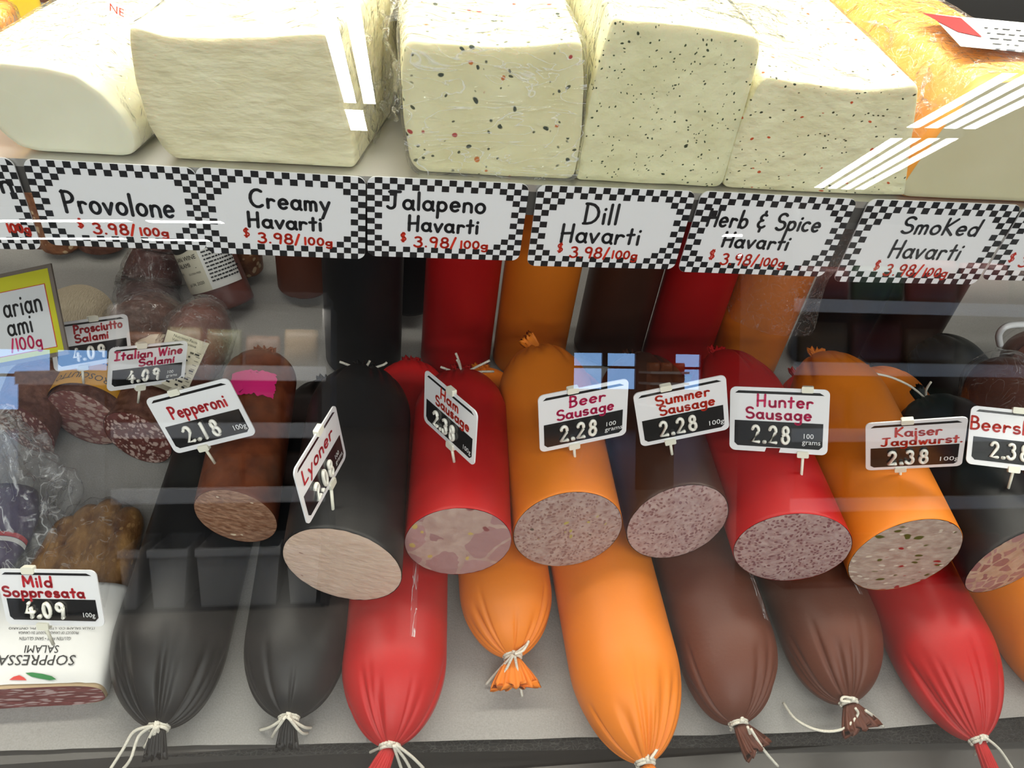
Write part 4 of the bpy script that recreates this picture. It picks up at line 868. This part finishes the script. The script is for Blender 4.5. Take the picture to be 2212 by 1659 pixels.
# ------------------------------------------------------------------ checkered signs on the shelf edge
SW = mat('white sign board', (.74, .74, .76, 1), .28, .5)
SB = mat('black sign print', (.010, .010, .012, 1), .28, .5)
CHG = 'checker bordered cheese signs'
def checker_sign(label, tl, tr, bl, lines, price, y=.5215, n=(22, 14), seed=0):
    TL, TR, BL = at(*tl, Y=y), at(*tr, Y=y), at(*bl, Y=y-.004)
    u = TR-TL; W = u.length; v = TL-BL; H = v.length
    O = (TR+BL)/2; fr = frame(O, u, v)
    root = thing('cheese_sign', label, 'sign', fr(0, -H/2, 0), CHG)
    plate_mb(fr, rrect(W, H, .0065), -.0006, .0006).build('board', SW, root, False)
    cw, chh = W/n[0], H/n[1]; mb = MB()
    inside = lambda x, y: (abs(x) <= W/2-.0065 or abs(y) <= H/2-.0065 or math.hypot(abs(x)-W/2+.0065, abs(y)-H/2+.0065) <= .0064)
    def clip(p):
        x, y = p
        if inside(x, y): return p
        ax, ay = abs(x)-W/2+.0065, abs(y)-H/2+.0065; l = math.hypot(ax, ay)
        return (math.copysign(W/2-.0065+ax/l*.0064, x), math.copysign(H/2-.0065+ay/l*.0064, y))
    for i in range(n[0]):
        for j in range(n[1]):
            di, dj = min(i, n[0]-1-i), min(j, n[1]-1-j)
            if not (di < 2 or dj < 2 or di+dj < 6) or (di+dj) % 2 == 1 and True and False: continue
            if (i+j) % 2: continue
            if di < 4 and di >= 2 and dj >= 2 and di+dj >= 6: continue
            x0, y0 = -W/2+i*cw, -H/2+j*chh; P = []
            for (ax, ay) in ((0, 0), (.5, 0), (1, 0), (1, .5), (1, 1), (.5, 1), (0, 1), (0, .5)): P.append(clip((x0+ax*cw, y0+ay*chh)))
            mb.add([fr(a, b, .0008) for a, b in P], [tuple(range(8))])
    mb.build('checker_border', SB, root, False)
    rnd = random.Random(seed+5)
    mb = MB()
    for (txt, cxf, byf, wf, hf) in lines: ink(mb, fr, txt, (cxf-wf/2-.5)*W, (.5-byf)*H, wf*W, hf*H, .0024, .0009, jit=.015, rnd=rnd, slope=-.01)
    if lines: mb.build('lettering', INKB, root, False)
    if price:
        mb = MB(); txt, cxf, byf, wf, hf = price
        k = .075
        if txt[0] == '$':
            ink(mb, fr, '$', (cxf-wf/2-.5-.09)*W, (.5-byf+.07)*H, .042*W, hf*.85*H, .0011, .0009, rnd=rnd); txt = txt[1:]
        a, b = txt.split('/')
        ink(mb, fr, a+'/', (cxf-wf/2-.5)*W, (.5-byf)*H, wf*.56*W, hf*H, .0018, .0009, jit=.015, rnd=rnd)
        ink(mb, fr, b, (cxf-wf/2-.5+wf*.62)*W, (.5-byf)*H, wf*.38*W, hf*.72*H, .0017, .0009, jit=.015, rnd=rnd)
        mb.build('price_lettering', INKO, root, False)
    return root
PX = ('$3.98/100g',)
checker_sign('checkered cheese sign cut off by the left edge, beside the Provolone sign', (-290, 330), (46, 343), (-235, 530), [('n', .90, .36, .08, .22)], ('/100g', .76, .80, .40, .13), seed=1)
checker_sign('checkered sign reading Provolone', (38, 342), (412, 362), (112, 528), [('Provolone', .50, .58, .66, .25)], ('$3.98/100g', .54, .83, .46, .125), seed=2)
checker_sign('checkered sign reading Creamy Havarti', (412, 360), (782, 382), (455, 545), [('Creamy', .54, .41, .48, .20), ('Havarti', .50, .65, .45, .175)], ('$3.98/100g', .56, .84, .46, .12), seed=3)
checker_sign('checkered sign reading Jalapeno Havarti', (790, 380), (1141, 397), (797, 552), [('Jalapeno', .43, .37, .62, .21), ('Havarti', .48, .64, .45, .19)], ('$3.98/100g', .54, .85, .48, .13), seed=4)
checker_sign('checkered sign reading Dill Havarti', (1156, 399), (1498, 413), (1143, 573), [('Dill', .43, .43, .22, .24), ('Havarti', .45, .67, .52, .22)], ('$3.98/100g', .50, .87, .45, .135), seed=5)
checker_sign('checkered sign reading Herb & Spice Havarti', (1511, 412), (1848, 430), (1468, 586), [('Herb & Spice', .46, .40, .74, .20), ('Havarti', .45, .65, .44, .18)], ('$3.98/100g', .48, .88, .43, .14), seed=6)
checker_sign('checkered sign reading Smoked Havarti', (1868, 430), (2198, 443), (1808, 607), [('SmoKed', .55, .37, .52, .19), ('Havarti', .53, .67, .48, .21)], ('$3.98/100g', .54, .90, .44, .14), seed=7)
checker_sign('checkered cheese sign cut off by the right edge, beside the Smoked Havarti sign', (2206, 444), (2540, 458), (2125, 603), [], ('$3.98/100g', .42, .80, .46, .14), seed=8)
# ------------------------------------------------------------------ price tags on pins
TG = 'plastic price tags pinned into the meats'
def price_tag(label, O, u, v, W, H, lines, inkm, price, unit, pin, clips, seed=0, notch=False):
    fr = frame(O, u, v); root = thing('price_tag', label, 'price tag', fr(clips[1], -H/2-.002, 0), TG); rnd = random.Random(seed)
    poly = rrect(W, H, .0055)
    if notch: poly = poly[:21]+[(-W*.13, -H/2), (-W*.115, -H/2+.0042), (W*.03, -H/2+.0045), (W*.015, -H/2)]+poly[21:]
    plate_mb(fr, poly, -.0006, .0006).build('plate', WHITEP, root, False)
    b = W*.052
    plate_mb(fr, [(-W/2+b, H*.405), (W/2-b, H*.405), (W/2-b-.004, H*.445), (-W/2+b+.003, H*.445)], .0006, .0008).build('top_bar', BLACKP, root, False)
    pt, pb_ = -H*.02, -H/2+b*1.1
    poly = [(-W/2+b, pt), (W/2-b, pt), (W/2-b, pb_+.003), (W/2-b-.003, pb_), (-W/2+b+.003, pb_), (-W/2+b, pb_+.003)]
    plate_mb(fr, poly, .0006, .0009).build('price_panel', BLACKP, root, False)
    mb = MB()
    for (txt, cxf, byf, wf, hf) in lines: ink(mb, fr, txt, (cxf-wf/2-.5)*W, (.5-byf)*H, wf*W, hf*H, .0021, .0010, rnd=rnd)
    mb.build('lettering', inkm, root, False)
    hh = (pt-pb_)*.64; x0 = -W*.265; y0 = pb_+(pt-pb_)*.19; sc = .0128
    for ch, dx in zip(price, (0, .0107, .0158, .0275)):
        w_, ss = G[ch]; mb = MB(); x = x0+dx+(.0025 if ch == '1' else 0)
        for s in ss:
            P = [fr(x+a*sc, y0+c_*hh, .0022) for a, c_ in s]
            if len(P) == 2 and (P[1]-P[0]).length < .001: P[1] = P[0]+fr.u*.0006
            mb.tube(P, .0016 if ch != '.' else .0016, 8)
            for p in (P[0], P[-1]): mb.tube([p-fr.n*.0013, p+fr.n*.0013], .0014 if ch != '.' else .0017, 8)
        mb.build('decimal_point' if ch == '.' else 'price_digit', DIGIT, root)
    mb = MB(); f2 = lambda a, c_: fr(a, c_, .0011)
    if unit == 'g': type_on(mb, f2, '100g', W*.355, y0, hh*.48)
    else:
        type_on(mb, f2, '100', W*.245, y0+hh*.34, hh*.42, align='LEFT'); type_on(mb, f2, 'grams', W*.245, y0-hh*.02, hh*.42, align='LEFT')
    mb.build('unit_print', WHITEI, root, False)
    for k, (cu, cv) in enumerate(((clips[0], H/2-.0005), (clips[1], -H/2-.0005))):
        plate_mb(lambda a, c_, d=0: fr(cu+a, cv+c_, d), rrect(.0105, .0062, .0012), -.0022, .0024).build('clip', CLIPP, root, False)
    pt0 = fr(clips[1], -H/2-.001, -.0005); e = V(pin)
    MB().tube([pt0, e+(e-pt0).normalized()*.004], .0014, 10).build('pin', CLIPP, root)
    return root
TAGS = []
TAGS += [
 ('white price tag reading Prosciutto Salami 4.09', (-0.3070, 0.6865, 0.1279), (0.7230, 0.6103, -0.3238), (-0.0347, 0.5002, 0.8652), 0.0843, 0.0516, [('Prosciutto',.60,.27,.62,.17),('Salami',.50,.46,.42,.16)], INKR, '4.09', 'x', (-0.3193, 0.6649, 0.0900), (0.0037, -0.0133), 1),
 ('white price tag reading Italian Wine Salami 4.09', (-0.2416, 0.6492, 0.1299), (0.7701, 0.5391, -0.3410), (0.1712, 0.3403, 0.9246), 0.0835, 0.0498, [('Italian Wine',.50,.29,.86,.18),('Salami',.60,.49,.46,.16)], INKM, '4.09', 'grams', (-0.2564, 0.6357, 0.0900), (-0.0090, -0.0071), 2),
 ('white price tag reading Pepperoni 2.18, pinned in the rough brown sausage', (-0.1550, 0.5051, 0.2064), (0.9059, -0.0798, 0.4158), (-0.3655, 0.3485, 0.8631), 0.0837, 0.0593, [('Pepperoni',.52,.42,.66,.20)], INKR, '2.18', 'g', (-0.1496, 0.4954, 0.1550), (-0.0117, -0.0128), 3),
 ('white price tag reading Lyoner 2.08, turned sideways on the black sausage', (-0.0440, 0.4189, 0.2452), (0.3187, 0.9404, -0.1189), (-0.1444, 0.1722, 0.9744), 0.0842, 0.0580, [('Lyoner',.46,.38,.70,.22)], INKR, '2.08', 'grams', (-0.0359, 0.4100, 0.1900), (0.0074, 0.0078), 4),
 ('white price tag reading Ham Sausage 2.38, turned edge-on over the red sausage', (0.0637, 0.4781, 0.2363), (0.4759, -0.8494, 0.2280), (-0.0198, 0.2489, 0.9683), 0.0844, 0.0561, [('Ham',.50,.28,.34,.18),('Sausage',.56,.46,.64,.17)], INKO, '2.38', 'g', (0.0704, 0.4646, 0.1900), (0.0013, 0.0043), 5),
 ('white price tag reading Beer Sausage 2.28', (0.1846, 0.4739, 0.2424), (0.9807, 0.1395, 0.1371), (-0.1570, 0.1437, 0.9771), 0.0840, 0.0663, [('Beer',.54,.29,.40,.18),('Sausage',.52,.48,.64,.17)], INKM, '2.28', 'grams', (0.1851, 0.4663, 0.1900), (-0.0101, -0.0089), 6),
 ('white price tag reading Summer Sausage 2.28', (0.2792, 0.4777, 0.2444), (0.9466, -0.0182, 0.3220), (-0.3151, 0.1604, 0.9354), 0.0847, 0.0658, [('Summer',.52,.29,.58,.17),('Sausage',.56,.48,.60,.17)], INKO, '2.28', 'g', (0.2826, 0.4694, 0.1900), (-0.0123, -0.0143), 7),
 ('white price tag reading Hunter Sausage 2.28, its lower rim chipped', (0.3775, 0.4746, 0.2358), (0.8650, -0.3732, 0.3352), (-0.1002, 0.5262, 0.8444), 0.0895, 0.0640, [('Hunter',.56,.29,.56,.18),('Sausage',.50,.48,.66,.17)], INKM, '2.28', 'grams', (0.4050, 0.4377, 0.1900), (0.0252, 0.0232), 8),
 ('white price tag reading Kaiser Jagdwurst 2.38', (0.4977, 0.4368, 0.2438), (0.8690, -0.2727, 0.4130), (-0.4230, 0.0240, 0.9058), 0.0842, 0.0741, [('Kaiser',.53,.30,.46,.18),('Jagdwurst.',.57,.48,.82,.16)], INKO, '2.38', 'g', (0.5115, 0.4378, 0.1900), (-0.0071, -0.0110), 9),
 ('white price tag starting Beersh at the right edge', (0.6222, 0.4506, 0.2342), (0.9173, -0.3424, 0.2034), (0.1147, 0.7161, 0.6885), 0.0875, 0.0584, [('Beersh',.32,.40,.62,.22)], INKO, '2.38', 'g', (0.6228, 0.4228, 0.1900), (-0.0015, -0.0004), 10),
 ('white price tag reading Mild Soppresata 4.09', (-0.2619, 0.3708, 0.1337), (0.9659, -0.1716, 0.1941), (-0.0790, 0.5186, 0.8514), 0.0861, 0.0507, [('Mild',.40,.30,.30,.18),('Soppresata',.44,.48,.82,.17)], INKR, '4.09', 'g', (-0.2684, 0.3552, 0.0900), (-0.0148, -0.0109), 11),
]
for t in TAGS: price_tag(*t, notch='chipped' in t[0])
# yellow bordered sign behind the tags at the left
def yellow_sign():
    O, u, v, W, H = YS; fr = frame(O, u, v)
    r = thing('salami_sign', 'lime yellow bordered handwritten salami sign at the left edge', 'sign', fr(0, -H/2, 0))
    plate_mb(fr, [(-W/2, -H/2), (W/2, -H/2), (W/2, H/2), (-W/2, H/2)], -.0025, -.0005).build('backing', mat('brown card', (.16, .13, .11, 1), .6, .3), r, False)
    k = .004; plate_mb(fr, [(-W/2+k, -H/2+k), (W/2-k, -H/2+k), (W/2-k, H/2-k), (-W/2+k, H/2-k)], -.0005, .0).build('border', mat('lime yellow print', (.52, .50, .02, 1), .4, .4), r, False)
    k, k2 = .010, .018
    plate_mb(fr, [(-W/2+k, -H/2+k*.9), (W/2-k, -H/2+k*.9), (W/2-k, H/2-k2), (-W/2+k, H/2-k2)], .0, .0003).build('red_line', INKR, r, False)
    k += .0007; k2 += .0007
    plate_mb(fr, [(-W/2+k, -H/2+k*.9), (W/2-k, -H/2+k*.9), (W/2-k, H/2-k2), (-W/2+k, H/2-k2)], .0003, .0006).build('writing_area', mat('white card', (.62, .63, .65, 1), .35, .4), r, False)
    mb = MB(); ink(mb, fr, 'arian', W*.02, H*.02, W*.34, H*.23, .0024, .0009, jit=.01); ink(mb, fr, 'ami', W*.02, -H*.185, W*.22, H*.21, .0024, .0009, jit=.01); mb.build('lettering', INKB, r, False)
    mb = MB(); ink(mb, fr, '/100g', W*.02, -H*.36, W*.28, H*.13, .0020, .0009, jit=.01); mb.build('price_lettering', INKM, r, False)
YS = ((-0.3657, 0.6504, 0.1891), (0.9290, -0.1145, 0.3519), (-0.1839, 0.6824, 0.7075), .125, .09)
yellow_sign()
# ------------------------------------------------------------------ the shop behind the camera, seen mirrored in the glass
def struct(mb, name, m_, smooth=False):
    o = mb.build(name, m_, None, smooth); o['kind'] = 'structure'; return o
FZ, CZ = -.75, 2.25
YB = -14.0; XL, XR = -9.0, 12.0
FLOORM = mat('beige vinyl floor', (.19, .165, .14, 1), .4, .4, var=(3, (.15, .135, .115, 1), .4, .6))
struct(MB().box((XL, YB, FZ-.05), (XR, .15, FZ)), 'floor', FLOORM)
struct(MB().box((XL, YB, CZ+.12), (XR, 2.6, CZ+.17)), 'ceiling', mat('grey ceiling', (.12, .12, .125, 1), .9, .1))
WALLM = mat('shop wall', (.14, .135, .13, 1), .8, .2)
struct(MB().box((XL-.1, YB, FZ), (XL, 2.6, CZ+.17)), 'wall_left', WALLM)
struct(MB().box((XR, YB, FZ), (XR+.1, 2.6, CZ+.17)), 'wall_right', WALLM)
struct(MB().box((XL, 2.5, FZ), (XR, 2.6, CZ+.17)), 'wall_back', WALLM)
DRY = mat('counter base panel', (.25, .24, .23, 1), .5, .4)
MB().box((LX, .12, FZ), (RX, 1.17, -.08)).build('counter_base', DRY, case, False)
# front wall of the shop with two window bands towards the street
def wall_with_windows():
    wins = [(-8.6, -4.45, -.45, .58), (3.65, 6.3, -.02, .67)]
    mb = MB(); xs = XL
    for a, b, c, d in wins:
        mb.box((xs, YB-.12, FZ), (a, YB, CZ+.17)); mb.box((a, YB-.12, FZ), (b, YB, c)); mb.box((a, YB-.12, d), (b, YB, CZ+.17)); xs = b
    mb.box((xs, YB-.12, FZ), (XR, YB, CZ+.17)); struct(mb, 'wall_front', WALLM)
    for i, (a, b, c, d) in enumerate(wins):
        mb = MB(); n = 4
        for k in range(n+1): x = a+(b-a)*k/n; mb.box((x-.05, YB-.1, c), (x+.05, YB-.02, d))
        mb.box((a, YB-.1, (c+d)/2+.05), (b, YB-.03, (c+d)/2+.1)); struct(mb, 'window_%d' % (i+1), DARKM)
wall_with_windows()
FIX = 'fluorescent ceiling fixtures'
HOUS = mat('white fixture housing', (.7, .7, .7, 1), .5, .4)
def fixture(label, p, q, width, n, power, kx=.02):
    """Ceiling fixture with n parallel tubes from p to q."""
    p, q = V(p), V(q); c = (p+q)/2; d = q-p; L = d.length; ang = math.atan2(d.y, d.x)
    r = thing('ceiling_light', label, 'ceiling light', c, FIX)
    t = d.normalized(); s = t.cross(V((0, 0, 1)))
    f = lambda a, b, z=0: c+t*a+s*b+V((0, 0, z))
    mb = MB(); mb.box((-L/2, -width/2, .02), (L/2, width/2, CZ+.12-c.z), f); mb.build('housing', HOUS, r, False)
    for k in range(n):
        o = width*(k+.5)/n-width/2; pc = f(0, o, .01)
        area('tube', pc, L*.98, width/n*.62, power/n, (1, .97, .92), (0, 0, ang), r)
def fxp(label, a, b, width, n, power=STORE_TUBE_W, z=2.2): fixture(label, rat(*a, z=z), rat(*b, z=z), width, n, power)
fxp('four-tube ceiling light mirrored over the smoked cheese', (2260, 162), (2030, 281), .56, 4, 60)
fxp('four-tube ceiling light mirrored over the Smoked and Herb signs', (2000, 300), (1808, 412), .56, 4, 60)
fxp('two-tube ceiling light mirrored along the Creamy Havarti block', (728, 0), (778, 228), .26, 2, 50)
fxp('short ceiling light mirrored beside the Creamy Havarti block', (764, 240), (776, 285), .2, 1, 20)
for k, (a, b) in enumerate((((-200, 479), (285, 479)), ((318, 480), (482, 482)), ((-200, 517), (275, 517)), ((308, 519), (452, 521)))):
    fxp(('long far ceiling light mirrored across the Provolone price, upper line', 'short far ceiling light mirrored across the Provolone sign, upper line', 'long far ceiling light mirrored below the Provolone price, lower line', 'short far ceiling light mirrored below the Provolone sign, lower line')[k], a, b, .26, 1, 60)
fxp('far ceiling light mirrored on the Herb & Spice sign, upper one', (1562, 510), (1646, 511), .30, 1, 26)
fxp('far ceiling light mirrored on the Herb & Spice sign, lower one', (1596, 552), (1660, 553), .30, 1, 26)
fixture('unseen ceiling light added above the brown packet cooler to brighten the bins', (-1.4, -2.75, 2.2), (-.2, -2.75, 2.2), .26, 2, 45)  # extra light out of view, put in to brighten the mirrored bins
for k, (x, y) in enumerate(((-1.3, -.9), (.3, -.9), (1.9, -.9), (-1.3, -2.2), (.3, -2.2), (1.9, -2.2))):
    fixture('unseen two-tube ceiling light above the aisle, put in to light the counter', (x-.6, y, 2.2), (x+.6, y, 2.2), .26, 2, STORE_TUBE_W*1.6)  # unseen rows, put in as main light on the case front
# shop coolers mirrored at the left and the right
COOL = mat('cooler cabinet', (.10, .095, .09, 1), .5, .4); RAILM = mat('grey price rail', (.72, .72, .72, 1), .4, .4)
def cooler(label, x0, x1, y, z1, shelves, lamp, depth=.6):
    r = thing('shop_cooler', label, 'cooler', ((x0+x1)/2, y-depth/2, FZ))
    MB().box((x0, y-depth, FZ), (x1, y-depth+.03, z1)).build('back_panel', COOL, r, False)
    MB().box((x0, y-depth, z1), (x1, y+.02, z1+.06)).build('canopy', COOL, r, False)
    for x in (x0, x1): MB().box((x-.02, y-depth, FZ), (x+.02, y, z1)).build('side_panel', COOL, r, False)
    MB().box((x0, y-depth, FZ), (x1, y, FZ+.012)).build('base', COOL, r, False)
    area('cooler_fill_lamp', ((x0+x1)/2, y+.03, z1-.02), (x1-x0)*.95, .04, lamp, (1, .97, .92), (math.radians(-20), 0, 0), r)  # added lamp, not seen; brightens the cooler's mirror image
    for z in shelves:
        MB().box((x0, y-depth+.03, z-.025), (x1, y-.01, z)).build('shelf', COOL, r, False)
        MB().box((x0, y-.01, z-.05), (x1, y+.012, z+.02)).build('price_rail', RAILM, r, False)
    return r
YC = -3.2
cooler('dim shop cooler with brown packets, mirrored behind the salamis', -1.22, -.245, YC, .72, (.405, .13, -.18), 22)
cooler('dim shop cooler with dark packets, mirrored over the black sausages at the right', 2.2, 4.3, YC, 1.35, (.80, .46, .10, -.28), 30)
PKC = [mat('tan packet', (.20, .13, .07, 1), .4, .5), mat('brown packet', (.10, .05, .03, 1), .4, .5), mat('dark olive packet', (.06, .06, .03, 1), .4, .5), mat('orange packet', (.45, .12, .03, 1), .4, .5), mat('dark red packet', (.16, .03, .025, 1), .4, .5), mat('dark green packet', (.03, .07, .035, 1), .4, .5)]
def packet(label, group, x, y, z, w_, h, d, m_, rnd):
    o = MB(); n = 20; rs = []
    for i in range(7):
        f = i/6; k = .35+.65*math.sin(PI*(.12+.76*f))
        rs.append([(w_/2*(1 if i not in (0, 6) else .97)*math.copysign(abs(math.cos(t))**.4, math.cos(t)), d/2*k*math.copysign(abs(math.sin(t))**.6, math.sin(t)), h*f) for t in [2*PI*j/n for j in range(n)]])
    ob = o.rings(rs).build('food_packet', m_, None, origin=(0, 0, 0)); ob.location = (x, y, z+.001); return tag(ob, label, 'packet', group)
protos = {}
def packets(label, group, x0, x1, z, n, hs, cols, rnd, y):
    for k in range(n):
        x = x0+(x1-x0)*(k+.5)/n; c_ = rnd.choice(cols); key = (c_, group)
        if key not in protos: protos[key] = packet(label, group, x, y, z, .15, hs, .10, PKC[c_], rnd); o = protos[key]
        else: o = protos[key].copy(); COL.objects.link(o); o.location = (x, y, z+.001)
        o.scale = ((x1-x0)/n/.15*.9, 1, rnd.uniform(.85, 1.1))
rnd = random.Random(5)
for z in (.405, .13, -.18): packets('brown food packet on the cooler mirrored behind the salamis', 'packets in the mirrored brown cooler', -1.19, -.28, z, 5, .19, (0, 1, 2, 0, 1, 2), rnd, YC-.10)
for z in (.80, .46, .10, -.28, FZ+.012): packets('dark food packet on the cooler mirrored over the black sausages', 'packets in the mirrored dark cooler', 2.25, 4.25, z, 6, .24, (5, 4, 1, 2, 5, 0), rnd, YC-.10)
cf = thing('screening_cabinet', 'low grey cabinet added to hide part of the mirrored window', 'freezer', (-1.42, YC-.3, FZ))  # plain cabinet added to block the mirrored window here
fzt = rat(150, 803, Y=YC).z
MB().box((-1.62, YC-.6, FZ+.02), (-1.25, YC, fzt-.06)).build('cabinet', mat('grey enamel', (.16, .155, .15, 1), .4, .5), cf, False)
MB().box((-1.63, YC-.61, fzt-.06), (-1.24, YC+.01, fzt)).build('lid', RAILM, cf, False)
MB().box((-1.60, YC-.58, FZ), (-1.27, YC-.02, FZ+.02)).build('plinth', DARKM, cf, False)
BINM = mat('grey plastic bin', (.75, .75, .74, 1), .45, .4)
for k, (a, b) in enumerate(((-1.19, -1.10), (-1.06, -.885), (-.845, -.46), (-.43, -.27))):
    r = thing('storage_bin', ('slim grey storage bin at the outer end of the mirrored cooler', 'narrow grey storage bin in the mirrored cooler beside the dry sausage pack', 'wide grey storage bin mirrored over the first black sausage', 'narrow grey storage bin mirrored over the second black sausage')[k], 'bin', ((a+b)/2, YC-.2, FZ+.012), 'grey bins in the mirrored cooler')
    z0, z1 = FZ+.0135, -.455
    mb = MB(); mb.rings([[(a+.02, YC-.38, z0), (b-.02, YC-.38, z0), (b-.02, YC-.03, z0), (a+.02, YC-.03, z0)], [(a, YC-.4, z1), (b, YC-.4, z1), (b, YC-.005, z1), (a, YC-.005, z1)], [(a+.01, YC-.39, z1), (b-.01, YC-.39, z1), (b-.01, YC-.015, z1), (a+.01, YC-.015, z1)], [(a+.03, YC-.37, z0+.01), (b-.03, YC-.37, z0+.01), (b-.03, YC-.04, z0+.01), (a+.03, YC-.04, z0+.01)]])
    mb.build('tub', BINM, r, False)
    MB().box((a-.004, YC-.005, z1-.03), (b+.004, YC+.008, z1+.004)).build('rim', RAILM, r, False)
# snack rack far behind, mirrored over the summer sausage
rk = thing('snack_rack', 'snack rack far off in the shop, mirrored beside the hunter sausage', 'rack', (2.6, -6.3, FZ))
a, b = rat(1405, 870, Y=-6.2), rat(1490, 775, Y=-6.2)
MB().box((a.x, -6.6, FZ), (b.x, -6.55, b.z+.1)).build('back_panel', DARKM, rk, False)
for k in range(4):
    z = a.z+(b.z-a.z)*k/4-.02; MB().box((a.x, -6.55, z-.02), (b.x, -6.2, z)).build('shelf', RAILM, rk, False)
    for i in range(3): packet('orange snack bag on the far mirrored rack', 'snack bags on the far rack', a.x+(b.x-a.x)*(i+.5)/3, -6.32, z, (b.x-a.x)/3*.9, (b.z-a.z)/4*.8, .1, PKC[3], rnd)
